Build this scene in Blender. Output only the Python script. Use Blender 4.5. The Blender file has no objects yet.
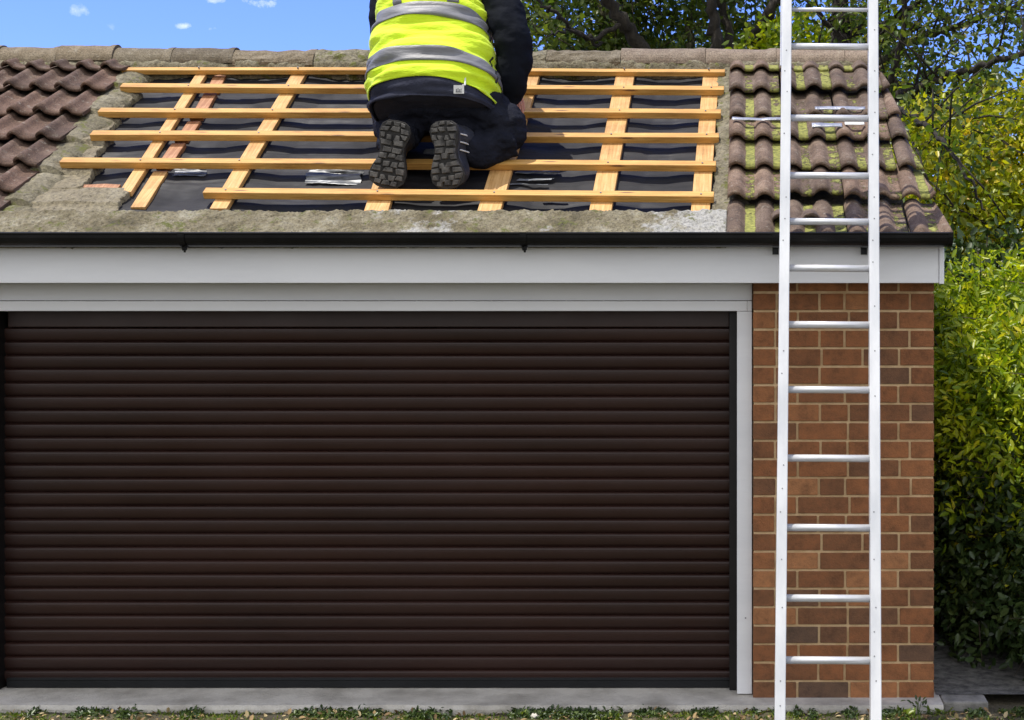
import bpy, bmesh, math, random
import numpy as np
from mathutils import Vector, Matrix, noise
random.seed(7); rng = np.random.default_rng(11)
R = math.radians
S = bpy.context.scene
COL = S.collection
F = 1463.0; CX = 745.0; CY = 300.0; CZ = 1.66

# ------------------------------------------------------------------ helpers
def W(px, py, Y):
    return Vector(((px-CX)*Y/F, Y, CZ-(py-CY)*Y/F))

def tag(o, label=None, cat=None, group=None, kind=None):
    if label: o['label'] = label
    if cat: o['category'] = cat
    if group: o['group'] = group
    if kind: o['kind'] = kind
    return o

def empty(name, loc, label, cat, group=None):
    o = bpy.data.objects.new(name, None); COL.objects.link(o)
    o.location = loc; o.empty_display_size = .1
    return tag(o, label, cat, group)

ROOTLOC = {}
def link(name, me, mat, parent=None, smooth=False, origin=None):
    """mesh is in world coordinates; shift it to its parent's (or own) origin"""
    o = bpy.data.objects.new(name, me); COL.objects.link(o)
    base = Vector((0, 0, 0)); p = parent
    while p is not None:
        base += p.location; p = p.parent
    off = origin if origin is not None else Vector(base)
    me.transform(Matrix.Translation(-off))
    o.location = off-base
    if mat is not None and len(me.materials) == 0: me.materials.append(mat)
    if parent is not None: o.parent = parent
    if smooth:
        me.polygons.foreach_set('use_smooth', [True]*len(me.polygons))
    me.update()
    return o

class MB:
    def __init__(s): s.v = []; s.f = []; s.c = []
    def add(s, vs, fs, col=None):
        k = len(s.v); s.v += [tuple(x) for x in vs]
        for f in fs:
            s.f.append(tuple(i+k for i in f)); s.c.append(col)
    def box(s, x0, x1, y0, y1, z0, z1, col=None):
        vs = [(x0,y0,z0),(x1,y0,z0),(x1,y1,z0),(x0,y1,z0),(x0,y0,z1),(x1,y0,z1),(x1,y1,z1),(x0,y1,z1)]
        s.add(vs, [(0,3,2,1),(4,5,6,7),(0,1,5,4),(1,2,6,5),(2,3,7,6),(3,0,4,7)], col)
    def hexa(s, c8, col=None):
        s.add(c8, [(0,3,2,1),(4,5,6,7),(0,1,5,4),(1,2,6,5),(2,3,7,6),(3,0,4,7)], col)
    def tube(s, pts, rad, n=8, col=None, cap=True, sy=1.0):
        pts = [Vector(p) for p in pts]; rings = []
        if not hasattr(rad, '__len__'): rad = [rad]*len(pts)
        d = (pts[1]-pts[0]).normalized()
        ref = Vector((0, 0, 1)) if abs(d.z) < .9 else Vector((1, 0, 0))
        a = d.cross(ref).normalized()
        vs = []
        for i, p in enumerate(pts):
            if i == 0: d = pts[1]-pts[0]
            elif i == len(pts)-1: d = pts[-1]-pts[-2]
            else: d = pts[i+1]-pts[i-1]
            d.normalize(); a = (a-d*a.dot(d)).normalized(); b = d.cross(a)
            for k in range(n):
                t = 2*math.pi*k/n
                vs.append(p+(a*math.cos(t)+b*math.sin(t)*sy)*rad[i])
        fs = []
        for i in range(len(pts)-1):
            for k in range(n):
                k2 = (k+1) % n
                fs.append((i*n+k, i*n+k2, (i+1)*n+k2, (i+1)*n+k))
        if cap:
            fs.append(tuple(range(n))[::-1]); fs.append(tuple((len(pts)-1)*n+k for k in range(n)))
        s.add(vs, fs, col)
    def extrude(s, prof, x0, x1, col=None, closed=True):
        """prof: list of (y,z); runs along X"""
        n = len(prof)
        vs = [(x0, y, z) for y, z in prof]+[(x1, y, z) for y, z in prof]
        fs = [(k, (k+1) % n, n+(k+1) % n, n+k) for k in range(n if closed else n-1)]
        if closed: fs += [tuple(range(n))[::-1], tuple(range(n, 2*n))]
        s.add(vs, fs, col)
    def mesh(s, name):
        me = bpy.data.meshes.new(name); me.from_pydata(s.v, [], s.f); me.validate()
        if any(c is not None for c in s.c) and len(me.polygons) == len(s.c):
            at = me.attributes.new('tint', 'FLOAT', 'FACE')
            at.data.foreach_set('value', [0.5 if c is None else c for c in s.c])
        bm = bmesh.new(); bm.from_mesh(me); bmesh.ops.recalc_face_normals(bm, faces=bm.faces); bm.to_mesh(me); bm.free()
        return me
    def build(s, name, mat, parent=None, smooth=False, bevel=0, origin=None):
        o = link(name, s.mesh(name), mat, parent, smooth, origin)
        if bevel:
            m = o.modifiers.new('b', 'BEVEL'); m.width = bevel; m.segments = 2; m.limit_method = 'ANGLE'; m.angle_limit = R(40)
        return o

def fbm(x, y, z, o=3):
    return noise.fractal(Vector((x, y, z)), 1.0, 2.0, o)

# ------------------------------------------------------------------ materials
class NT:
    def __init__(s, name):
        s.m = bpy.data.materials.new(name); s.m.use_nodes = True
        s.n = s.m.node_tree.nodes; s.l = s.m.node_tree.links
        s.b = s.n['Principled BSDF']; s.out = s.n['Material Output']
        s.tc = s.n.new('ShaderNodeTexCoord')
    def node(s, t, **k):
        n = s.n.new(t)
        for a, b in k.items(): setattr(n, a, b)
        return n
    def noise(s, scale, detail=6, rough=.6, stretch=None):
        n = s.node('ShaderNodeTexNoise'); n.inputs['Scale'].default_value = scale
        n.inputs['Detail'].default_value = detail; n.inputs['Roughness'].default_value = rough
        src = s.tc.outputs['Object']
        if stretch:
            mp = s.node('ShaderNodeMapping'); mp.inputs['Scale'].default_value = stretch
            s.l.new(src, mp.inputs['Vector']); src = mp.outputs['Vector']
        s.l.new(src, n.inputs['Vector']); return n.outputs['Fac']
    def ramp(s, fac, stops):
        r = s.node('ShaderNodeValToRGB'); e = r.color_ramp.elements
        while len(e) < len(stops): e.new(.5)
        for i, (p, c) in enumerate(stops):
            e[i].position = p; e[i].color = (c, c, c, 1) if not hasattr(c, '__len__') else (*c[:3], 1)
        s.l.new(fac, r.inputs['Fac']); return r.outputs['Color']
    def mix(s, fac, a, b, mode='MIX'):
        n = s.node('ShaderNodeMix', data_type='RGBA', blend_type=mode)
        for sock, v in ((n.inputs[0], fac), (n.inputs[6], a), (n.inputs[7], b)):
            if hasattr(v, 'is_linked') or isinstance(v, bpy.types.NodeSocket): s.l.new(v, sock)
            elif hasattr(v, '__len__'): sock.default_value = (*v[:3], 1)
            else: sock.default_value = v
        return n.outputs[2]
    def attr(s, name):
        n = s.node('ShaderNodeAttribute'); n.attribute_name = name; return n
    def color(s, c):
        if isinstance(c, bpy.types.NodeSocket): s.l.new(c, s.b.inputs['Base Color'])
        else: s.b.inputs['Base Color'].default_value = (*c, 1)
    def rough(s, r):
        if isinstance(r, bpy.types.NodeSocket): s.l.new(r, s.b.inputs['Roughness'])
        else: s.b.inputs['Roughness'].default_value = r
    def bump(s, h, dist=.01, strength=1.0):
        n = s.node('ShaderNodeBump'); n.inputs['Distance'].default_value = dist; n.inputs['Strength'].default_value = strength
        s.l.new(h, n.inputs['Height'])
        prev = s.b.inputs['Normal']
        if prev.is_linked: s.l.new(prev.links[0].from_socket, n.inputs['Normal'])
        s.l.new(n.outputs['Normal'], prev)

def simple(name, c1, c2, scale, rough=.6, bump=.002, bscale=60, metal=0, stretch=None, lo=.35, hi=.65, spec=.5):
    t = NT(name)
    t.color(t.ramp(t.noise(scale, stretch=stretch), [(lo, c1), (hi, c2)]))
    t.rough(rough); t.b.inputs['Metallic'].default_value = metal; t.b.inputs['Specular IOR Level'].default_value = spec
    if bump: t.bump(t.noise(bscale, stretch=stretch), bump)
    return t.m

M = {}
M['white_trim'] = simple('white_trim', (.76,.765,.79), (.83,.835,.855), 2.5, .42, .0006, 30, stretch=(.6,1,3), lo=.3, hi=.6)
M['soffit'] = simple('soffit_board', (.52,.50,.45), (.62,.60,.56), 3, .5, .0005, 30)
M['gutter'] = simple('black_gutter_plastic', (.004,.004,.005), (.009,.009,.010), 6, .30, .0008, 12, spec=.28)
M['black'] = simple('black_rubber', (.012,.012,.013), (.02,.02,.022), 20, .55, .001)
M['alu'] = simple('ladder_aluminium', (.64,.655,.68), (.84,.845,.855), 9, .42, .0004, 80, metal=.25, stretch=(1,1,.3))
M['alu_rung'] = simple('rung_aluminium', (.62,.63,.65), (.76,.76,.77), 8, .35, .0004, 60, metal=.45)
M['rivet'] = simple('steel_rivet', (.18,.18,.19), (.3,.3,.3), 20, .4, 0, metal=.8)
M['asphalt'] = simple('dark_asphalt_path', (.045,.045,.046), (.17,.165,.155), 22, .95, .012, 60)
M['lead'] = simple('lead_flashing', (.30,.31,.33), (.48,.49,.51), 12, .35, .004, 40, metal=.5)
M['gable'] = simple('plain_mortar', (.26,.21,.16), (.34,.28,.21), 12, .95, .004, 90)

# timber
def timber(name, c1, c2, c3, knot=(.16,.07,.025)):
    t = NT(name)
    g = t.noise(5, 8, .75, stretch=(1.0, 26, 26))
    c = t.ramp(g, [(.30, c1), (.5, c2), (.68, c3)])
    big = t.ramp(t.noise(3.1, 6, .7, stretch=(1, 6, 6)), [(.30, (.58,.48,.38)), (.47, (.9,.87,.82)), (.65, (1.05,1.05,1.05))])
    c = t.mix(1.0, c, big, 'MULTIPLY')
    vo = t.node('ShaderNodeTexVoronoi'); vo.inputs['Scale'].default_value = 1.0
    mp = t.node('ShaderNodeMapping'); mp.inputs['Scale'].default_value = (3.2, 22, 22)
    t.l.new(t.tc.outputs['Object'], mp.inputs['Vector']); t.l.new(mp.outputs['Vector'], vo.inputs['Vector'])
    k = t.ramp(vo.outputs['Distance'], [(.06, 1), (.14, 0)])
    c = t.mix(k, c, knot); t.color(c); t.rough(.62); t.bump(g, .0018)
    return t.m
M['batten'] = timber('pine_batten', (.40,.19,.036), (.61,.33,.080), (.75,.47,.15))
def timber_v(name, c1, c2, c3):
    t = NT(name)
    g = t.noise(5, 8, .65, stretch=(30, 1.5, 1.5))
    c = t.ramp(g, [(.30, c1), (.5, c2), (.68, c3)])
    big = t.ramp(t.noise(6, 6, .7), [(.32, (.62,.54,.45)), (.55, (1.0,1.0,1.0))])
    t.color(t.mix(1.0, c, big, 'MULTIPLY')); t.rough(.65); t.bump(g, .0012); return t.m
M['rafter'] = timber_v('pine_counter_batten', (.44,.22,.06), (.60,.34,.115), (.71,.44,.19))
M['old_timber'] = timber_v('old_reddish_timber', (.26,.10,.04), (.40,.18,.08), (.52,.28,.15))

# roofing felt
t = NT('roofing_felt')
g = t.noise(6, 6, .6, stretch=(1, 4, 4))
t.color(t.ramp(g, [(.3, (.010,.010,.012)), (.7, (.024,.023,.025))]))
t.b.inputs['Specular IOR Level'].default_value = .3; t.rough(t.ramp(t.noise(4, 3), [(.35, .55), (.65, .8)]))
t.bump(t.noise(7, 4, .5, stretch=(.35, 2, 2)), .012); t.bump(t.noise(350, 2), .0006); M['felt'] = t.m
t = NT('glinting_plastic')
t.color(t.ramp(t.noise(9, 5, .6, stretch=(1, 5, 5)), [(.36, (.02,.022,.024)), (.70, (.26,.275,.30))])); t.rough(.38)  # pale end of the ramp paints glints along the folds
t.bump(t.noise(6, 3, .5, stretch=(.3, 5, 5)), .015); M['plastic'] = t.m

# mortar
def mortar(name, base, light, dark, moss=.62, mosscol=(.16,.17,.035)):
    t = NT(name)
    c = t.ramp(t.noise(7, 8, .7), [(.3, dark), (.48, base), (.68, light)])
    sp = t.ramp(t.noise(55, 6, .8), [(.32, (.25,.24,.20)), (.48, (.95,.95,.95)), (.68, (1.4,1.38,1.3))])
    c = t.mix(1.0, c, sp, 'MULTIPLY')
    mm = t.ramp(t.noise(11, 7, .75), [(moss, 0), (moss+.06, 1)])
    c = t.mix(mm, c, mosscol); t.color(c); t.rough(.95)
    t.bump(t.noise(70, 6, .7), .012); t.bump(t.noise(14, 4), .012); return t.m
M['mortar'] = mortar('old_mortar', (.235,.20,.13), (.33,.30,.22), (.13,.11,.065), .60, (.15,.16,.035))
t = NT('eaves_mortar')
c = t.ramp(t.noise(5, 10, .8), [(.34, (.075,.065,.035)), (.46, (.19,.16,.095)), (.56, (.29,.255,.17)), (.66, (.42,.395,.32))])
wh = t.ramp(t.noise(1.3, 7, .7), [(.56, 0), (.60, 1)]); c = t.mix(wh, c, (.46,.45,.42))
c = t.mix(1.0, c, t.ramp(t.noise(75, 5, .8), [(.32, (.28,.26,.22)), (.47, (.95,.95,.95)), (.70, (1.4,1.38,1.3))]), 'MULTIPLY')
c = t.mix(t.ramp(t.noise(16, 7, .8), [(.56, 0), (.62, 1)]), c, (.14,.15,.035))
t.color(c); t.rough(.95); t.bump(t.noise(60, 6, .75), .018); M['eaves'] = t.m
M['mortar_white'] = mortar('pale_mortar', (.40,.39,.35), (.60,.59,.56), (.22,.20,.15), .66)
M['mortar_moss'] = mortar('mossy_mortar', (.20,.175,.115), (.30,.27,.20), (.10,.09,.055), .55, (.14,.145,.035))
M['underboard'] = mortar('weathered_board', (.235,.20,.135), (.31,.275,.20), (.15,.125,.08), .70)
M['concrete'] = simple('apron_concrete', (.30,.275,.235), (.60,.565,.50), 5, .92, .006, 70, lo=.3, hi=.6)

# roof tiles
def tilemat(name, c1, c2, c3, moss):
    t = NT(name)
    a = t.attr('tint'); mo = t.attr('moss')
    c = t.ramp(t.noise(9, 7, .7), [(.3, c1), (.5, c2), (.72, c3)])
    tv = t.ramp(a.outputs['Fac'], [(0, (.70,.68,.68)), (.5, (1,1,1)), (1, (1.22,1.15,1.10))])
    c = t.mix(1.0, c, tv, 'MULTIPLY')
    sp = t.ramp(t.noise(150, 3, .7), [(.35, (.55,.55,.55)), (.6, (1.2,1.2,1.2))])
    c = t.mix(1.0, c, sp, 'MULTIPLY')
    ml = t.ramp(t.noise(38, 5, .7), [(.58, 0), (.66, 1)])
    c = t.mix(t.mix(.4, (0,0,0), ml), c, (.34,.31,.25))      # pale lichen
    if moss:
        n = t.noise(22, 6, .75)
        ad = t.node('ShaderNodeMath', operation='ADD'); t.l.new(n, ad.inputs[0]); t.l.new(mo.outputs['Fac'], ad.inputs[1])
        k = t.ramp(ad.outputs[0], [(.95, 0), (1.10, 1)])
        mc = t.ramp(t.noise(60, 4), [(.35, (.12,.125,.03)), (.65, (.33,.33,.075))])
        c = t.mix(k, c, mc); t.bump(k, .008)
    t.color(c); t.rough(.88); t.bump(t.noise(120, 4, .7), .003); return t.m
M['tile'] = tilemat('concrete_roof_tile', (.075,.048,.032), (.145,.098,.068), (.25,.185,.135), True)
M['tile_left'] = tilemat('brown_roof_tile', (.060,.035,.023), (.110,.066,.046), (.19,.130,.095), True)
M['ridge_old'] = tilemat('weathered_ridge_tile', (.085,.068,.040), (.155,.125,.080), (.24,.205,.145), True)
M['ridge'] = tilemat('ridge_tile', (.14,.105,.076), (.21,.16,.118), (.30,.24,.18), True)

# bricks
t = NT('red_brick')
a = t.attr('tint')
c = t.ramp(a.outputs['Fac'], [(0, (.13,.078,.050)), (.30, (.205,.088,.038)), (.6, (.255,.100,.039)), (.85, (.30,.120,.046)), (1, (.40,.18,.075))])
c = t.mix(1.0, c, t.ramp(t.noise(16, 8, .8), [(.28, (.42,.42,.42)), (.5, (.95,.95,.95)), (.72, (1.35,1.25,1.15))]), 'MULTIPLY')
t.color(c); t.rough(.9); t.bump(t.noise(130, 5, .7), .004); M['brick'] = t.m
M['joint'] = simple('sandy_joint', (.56,.38,.20), (.72,.52,.30), 18, .95, .003, 160)
# brick texture for the unseen side walls
t = NT('side_brick')
bt = t.node('ShaderNodeTexBrick'); bt.inputs['Scale'].default_value = 1.0
bt.inputs['Brick Width'].default_value = .225; bt.inputs['Row Height'].default_value = .077; bt.inputs['Mortar Size'].default_value = .006
bt.inputs['Color1'].default_value = (.25,.10,.045,1); bt.inputs['Color2'].default_value = (.17,.075,.04,1); bt.inputs['Mortar'].default_value = (.5,.38,.25,1)
mp = t.node('ShaderNodeMapping'); mp.inputs['Rotation'].default_value = (R(90), 0, R(90))
sx = t.node('ShaderNodeSeparateXYZ'); cb = t.node('ShaderNodeCombineXYZ'); ad = t.node('ShaderNodeMath', operation='ADD')
t.l.new(t.tc.outputs['Object'], sx.inputs[0]); t.l.new(sx.outputs['X'], ad.inputs[0]); t.l.new(sx.outputs['Y'], ad.inputs[1])
t.l.new(ad.outputs[0], cb.inputs['X']); t.l.new(sx.outputs['Z'], cb.inputs['Y']); t.l.new(cb.outputs[0], bt.inputs['Vector'])
t.color(bt.outputs['Color']); t.rough(.9); M['side_brick'] = t.m

# roller door
t = NT('brown_door_lacquer')
t.color(t.ramp(t.noise(1.2, 5, .7, stretch=(.5,1,3)), [(.3, (.017,.0065,.0048)), (.7, (.033,.0125,.0088))]))
t.rough(t.ramp(t.noise(2.2, 6, .7), [(.3, .36), (.7, .52)])); t.b.inputs['Specular IOR Level'].default_value = .45; t.bump(t.noise(3, 2, stretch=(.4,1,1)), .0015); M['door'] = t.m
M['door_edge'] = simple('door_guide_dark', (.006,.005,.005), (.011,.010,.010), 6, .4, 0, spec=.3)
M['seal'] = simple('door_bottom_seal', (.005,.006,.007), (.010,.011,.013), 3, .45, .001, spec=.3)

# clothes
t = NT('hi_vis_yellow'); t.color(t.ramp(t.noise(6, 3), [(.3, (.60,.80,.006)), (.7, (.70,.92,.008))])); t.rough(.75)
t.bump(t.noise(9, 5, .55, stretch=(.6,1,2.2)), .016); t.bump(t.noise(600, 1), .0004)
t.b.inputs['Sheen Weight'].default_value = .2; M['hivis'] = t.m
t = NT('reflective_tape'); t.color(t.ramp(t.noise(5, 3), [(.3, (.155,.155,.165)), (.7, (.225,.225,.235))])); t.rough(.5)
t.bump(t.noise(9, 5, .55, stretch=(.6,1,2.2)), .010); M['tape'] = t.m
def cloth(name, c1, c2, b=.02):
    t = NT(name); t.color(t.ramp(t.noise(8, 4), [(.3, c1), (.7, c2)])); t.rough(.85); t.b.inputs['Specular IOR Level'].default_value = .12
    t.bump(t.noise(7, 5, .6), b); t.bump(t.noise(400, 2), .0006); return t.m
M['jacket'] = cloth('navy_jacket_cloth', (.026,.028,.045), (.046,.049,.072))
M['sweater'] = cloth('dark_sleeve_fleece', (.004,.005,.009), (.008,.010,.016), .012)
M['trousers'] = cloth('black_work_trousers', (.007,.008,.013), (.022,.024,.038), .04)
M['boot'] = simple('dark_boot_leather', (.018,.019,.024), (.045,.046,.055), 25, .5, .003, 60)
M['lug'] = simple('worn_boot_lug', (.028,.026,.024), (.13,.123,.112), 30, .8, .002, 150)
M['sole_base'] = simple('boot_sole_rubber', (.012,.011,.010), (.03,.027,.024), 30, .8, .001)
M['skin'] = simple('skin', (.50,.22,.15), (.60,.29,.20), 12, .55, .0005)
M['hair'] = simple('dark_hair', (.02,.014,.01), (.05,.035,.025), 60, .6, .002, 150)
M['cream'] = simple('cream_label', (.62,.62,.60), (.72,.72,.70), 20, .7, 0)
M['ink'] = simple('grey_print', (.12,.12,.13), (.2,.2,.21), 20, .7, 0)
M['bark'] = simple('tree_bark', (.014,.011,.009), (.045,.036,.026), 9, .95, .02, 25, stretch=(3,3,.6))
M['bark_pale'] = simple('mossy_bark', (.045,.045,.022), (.11,.105,.055), 7, .95, .02, 25, stretch=(3,3,.6))
M['twig'] = simple('twig_bark', (.035,.026,.018), (.075,.055,.035), 20, .9, 0)

def leafmat(name, stops, trans=.4, rough=.38):
    t = NT(name); a = t.attr('tint')
    c = t.ramp(a.outputs['Fac'], stops)
    t.color(c); t.rough(rough)
    tr = t.node('ShaderNodeBsdfTranslucent'); t.l.new(t.mix(1.0, c, (1.25,1.35,.55), 'MULTIPLY'), tr.inputs['Color'])
    mx = t.node('ShaderNodeMixShader'); mx.inputs[0].default_value = trans
    t.l.new(t.b.outputs[0], mx.inputs[1]); t.l.new(tr.outputs[0], mx.inputs[2]); t.l.new(mx.outputs[0], t.out.inputs['Surface'])
    return t.m
M['leaf_tree'] = leafmat('tree_leaf', [(0, (.032,.060,.010)), (.5, (.085,.135,.018)), (.85, (.17,.21,.03)), (1, (.26,.20,.04))])
M['leaf_gold'] = leafmat('golden_leaf', [(0, (.12,.16,.010)), (.4, (.30,.34,.014)), (.78, (.58,.54,.022)), (1, (.66,.40,.05))], .42)
M['leaf_lime'] = leafmat('lime_leaf', [(0, (.04,.08,.008)), (.4, (.20,.29,.012)), (.85, (.56,.58,.020)), (1, (.70,.58,.035))], .42)
M['leaf_dark'] = leafmat('ivy_leaf', [(0, (.018,.036,.010)), (.6, (.042,.075,.020)), (1, (.10,.14,.035))], .25)
M['weed'] = leafmat('weed_leaf', [(0, (.06,.10,.012)), (.6, (.13,.19,.02)), (1, (.25,.30,.05))], .3)
M['dead_leaf'] = leafmat('dead_leaf', [(0, (.12,.07,.03)), (.5, (.30,.20,.09)), (1, (.50,.40,.22))], .1, .8)
M['stone'] = simple('pale_stone', (.45,.42,.36), (.65,.62,.56), 20, .9, .003)

# ------------------------------------------------------------------ world, sun, camera
SUN = Vector((-.30, -.055, .95)).normalized()
el = math.asin(SUN.z); az = math.atan2(SUN.x, SUN.y)
w = bpy.data.worlds.new('World'); S.world = w; w.use_nodes = True
n = w.node_tree.nodes; l = w.node_tree.links
bg = n['Background']; sky = n.new('ShaderNodeTexSky'); sky.sky_type = 'NISHITA'
sky.sun_disc = False; sky.sun_elevation = el; sky.sun_rotation = az
sky.air_density = 1.0; sky.dust_density = .3; sky.ozone_density = 3.0
tcw = n.new('ShaderNodeTexCoord'); sp = n.new('ShaderNodeSeparateXYZ'); l.new(tcw.outputs['Generated'], sp.inputs[0])
def mth(op, a, b=None):
    m = n.new('ShaderNodeMath'); m.operation = op
    for i, v in enumerate((a, b)):
        if v is None: continue
        if isinstance(v, (int, float)): m.inputs[i].default_value = v
        else: l.new(v, m.inputs[i])
    return m.outputs[0]
yy = mth('MAXIMUM', sp.outputs['Y'], .05)
hx = mth('DIVIDE', sp.outputs['X'], yy); hz = mth('DIVIDE', sp.outputs['Z'], yy)
nz = n.new('ShaderNodeTexNoise'); nz.inputs['Scale'].default_value = 70; nz.inputs['Detail'].default_value = 6; nz.inputs['Roughness'].default_value = .65
l.new(tcw.outputs['Generated'], nz.inputs['Vector'])
mask = None
for (px, py, rx, ry, s) in ((78, 10, 14, 9, .55), (112, 26, 8, 6, .4), (182, 26, 12, 5, .8), (212, 29, 10, 4, .6), (216, 0, 16, 5, .8), (262, 3, 26, 7, 1.0), (243, 1, 9, 5, .7)):
    ax = mth('DIVIDE', mth('SUBTRACT', hx, (px-CX)/F), rx/F); ay = mth('DIVIDE', mth('SUBTRACT', hz, (CY-py)/F), ry/F)
    d2 = mth('ADD', mth('MULTIPLY', ax, ax), mth('MULTIPLY', ay, ay))
    q = mth('SUBTRACT', mth('ADD', mth('MULTIPLY', nz.outputs['Fac'], 4.4), -1.9), d2)
    q = mth('MULTIPLY', mth('MINIMUM', mth('MAXIMUM', mth('MULTIPLY', q, .7), 0), 1), s*.8)
    mask = q if mask is None else mth('MAXIMUM', mask, q)
tint = n.new('ShaderNodeMix'); tint.data_type = 'RGBA'; tint.blend_type = 'MULTIPLY'; tint.inputs[0].default_value = 1
l.new(sky.outputs[0], tint.inputs[6]); tint.inputs[7].default_value = (.46, .56, 1.05, 1)
cm = n.new('ShaderNodeMix'); cm.data_type = 'RGBA'; l.new(mask, cm.inputs[0]); l.new(tint.outputs[2], cm.inputs[6]); cm.inputs[7].default_value = (7, 7.1, 7.2, 1)
# added white cloud, unseen behind the camera, as neutral fill on the facade
nb_ = n.new('ShaderNodeTexNoise'); nb_.inputs['Scale'].default_value = 2.2; nb_.inputs['Detail'].default_value = 6; l.new(tcw.outputs['Generated'], nb_.inputs['Vector'])
fc = mth('MULTIPLY', mth('SUBTRACT', mth('MULTIPLY', sp.outputs['Y'], -1.0), .02), 3.0)
fc = mth('ADD', fc, mth('MULTIPLY', mth('SUBTRACT', nb_.outputs['Fac'], .5), 2.4))
fc = mth('MULTIPLY', mth('MINIMUM', mth('MAXIMUM', fc, 0), 1), mth('LESS_THAN', sp.outputs['Y'], .25))
c2 = n.new('ShaderNodeMix'); c2.data_type = 'RGBA'; l.new(fc, c2.inputs[0]); l.new(cm.outputs[2], c2.inputs[6]); c2.inputs[7].default_value = (5.1, 5.2, 5.45, 1)
l.new(c2.outputs[2], bg.inputs['Color']); bg.inputs['Strength'].default_value = .15
sd = bpy.data.lights.new('sun', 'SUN'); sd.energy = 3.2; sd.angle = R(.5); sd.color = (1, .95, .86)
so = bpy.data.objects.new('sun', sd); COL.objects.link(so); so.rotation_euler = SUN.to_track_quat('Z', 'Y').to_euler(); so.location = (-5, -2, 12)
cd = bpy.data.cameras.new('camera'); co = bpy.data.objects.new('camera', cd); COL.objects.link(co)
cd.sensor_width = 36; cd.lens = F*36/1024; cd.shift_x = -(CX-512)/1024; cd.shift_y = -(360-CY)/1024
co.location = (0, 0, CZ); co.rotation_euler = (R(90), 0, 0); cd.clip_end = 2000; S.camera = co
S.view_settings.view_transform = 'Standard'; S.view_settings.look = 'None'; S.view_settings.gamma = 1
S.view_settings.exposure = .62

# ------------------------------------------------------------------ roof frame
TAN = .64; TH = math.atan(TAN); cT, sT = math.cos(TH), math.sin(TH)
YE = 5.85; ZE = CZ+.272-.06/cT
def RP(u, v, h):
    return Vector((u, YE+v*cT-h*sT, ZE+v*sT+h*cT))
def inv(px, py, h):
    """photo point on the roof plane lifted by h -> (u, v)"""
    a = (CY-py)/F
    Y = (TAN*YE-(ZE-CZ)-h/cT)/(TAN-a)
    return (px-CX)*Y/F, ((Y-YE)+h*sT)/cT

# ------------------------------------------------------------------ setting
def grid_mesh(name, x0, x1, y0, y1, nx, ny, fn):
    mb = MB(); vs = [(x0+(x1-x0)*i/nx, y0+(y1-y0)*j/ny, fn(x0+(x1-x0)*i/nx, y0+(y1-y0)*j/ny)) for j in range(ny+1) for i in range(nx+1)]
    fs = [(j*(nx+1)+i, j*(nx+1)+i+1, (j+1)*(nx+1)+i+1, (j+1)*(nx+1)+i) for j in range(ny) for i in range(nx)]
    mb.add(vs, fs); return mb
t = NT('rough_verge_ground')
c = t.ramp(t.noise(3.5, 8, .7), [(.3, (.05,.042,.026)), (.5, (.11,.092,.056)), (.7, (.20,.17,.11))])
gm = t.ramp(t.noise(5, 6, .7), [(.50, 0), (.60, 1)])
c = t.mix(gm, c, t.ramp(t.noise(40, 4), [(.35, (.06,.075,.018)), (.65, (.13,.14,.035))]))
c = t.mix(1.0, c, t.ramp(t.noise(70, 4, .7), [(.3, (.5,.5,.5)), (.6, (1.15,1.15,1.15))]), 'MULTIPLY')
t.color(c); t.rough(.95); t.bump(t.noise(45, 6, .7), .03); M['ground'] = t.m
mb = MB(); mb.add([(-600,-600,-.012),(600,-600,-.012),(600,900,-.012),(-600,900,-.012)], [(0,1,2,3)])
tag(mb.build('ground', M['ground']), kind='structure')
def gz(x, y): return .012*fbm(x*3, y*3, 0)+.006*fbm(x*18, y*18, 3)
tag(grid_mesh('v', -4.3, 4, 3.5, 5.9, 420, 120, gz).build('verge', M['ground'], smooth=True), kind='structure')
mb = MB()
xs = np.linspace(-4.3, .80, 240)
prof = []
vs = []; nx = len(xs)
for x in xs:
    e = .012*fbm(x*6, 1, 1)+.006*fbm(x*30, 1, 1)
    vs += [(x, 5.885+e, -.05), (x, 5.885+e*1.2, .012), (x, 5.893+e, .028), (x, 5.93, .030), (x, 6.60, .030)]
fs = [(i*5+k, (i+1)*5+k, (i+1)*5+k+1, i*5+k+1) for i in range(nx-1) for k in range(4)]
mb.add(vs, fs); tag(mb.build('concrete_apron', M['concrete'], smooth=False), kind='structure')
mb = MB(); mb.box(.803, .985, 5.915, 6.03, -.05, .036)
tag(mb.build('concrete_edging', simple('grimy_concrete', (.14,.135,.12), (.30,.285,.26), 14, .95, .006, 60), bevel=.008), kind='structure')
tag(grid_mesh('p', .79, 6, 6.034, 12, 80, 80, lambda x, y: .034+max(0, .05*(1.0-abs(x-.79)/.8))*min(1, max(0, y-6.1))+.004*fbm(x*9, y*9, 2)).build('side_path', M['asphalt'], smooth=True), kind='structure')

# ------------------------------------------------------------------ garage
G = empty('garage', (-1.6, 7.3, 0), 'brick garage with brown roller door and a partly stripped tiled roof', 'garage')
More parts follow.
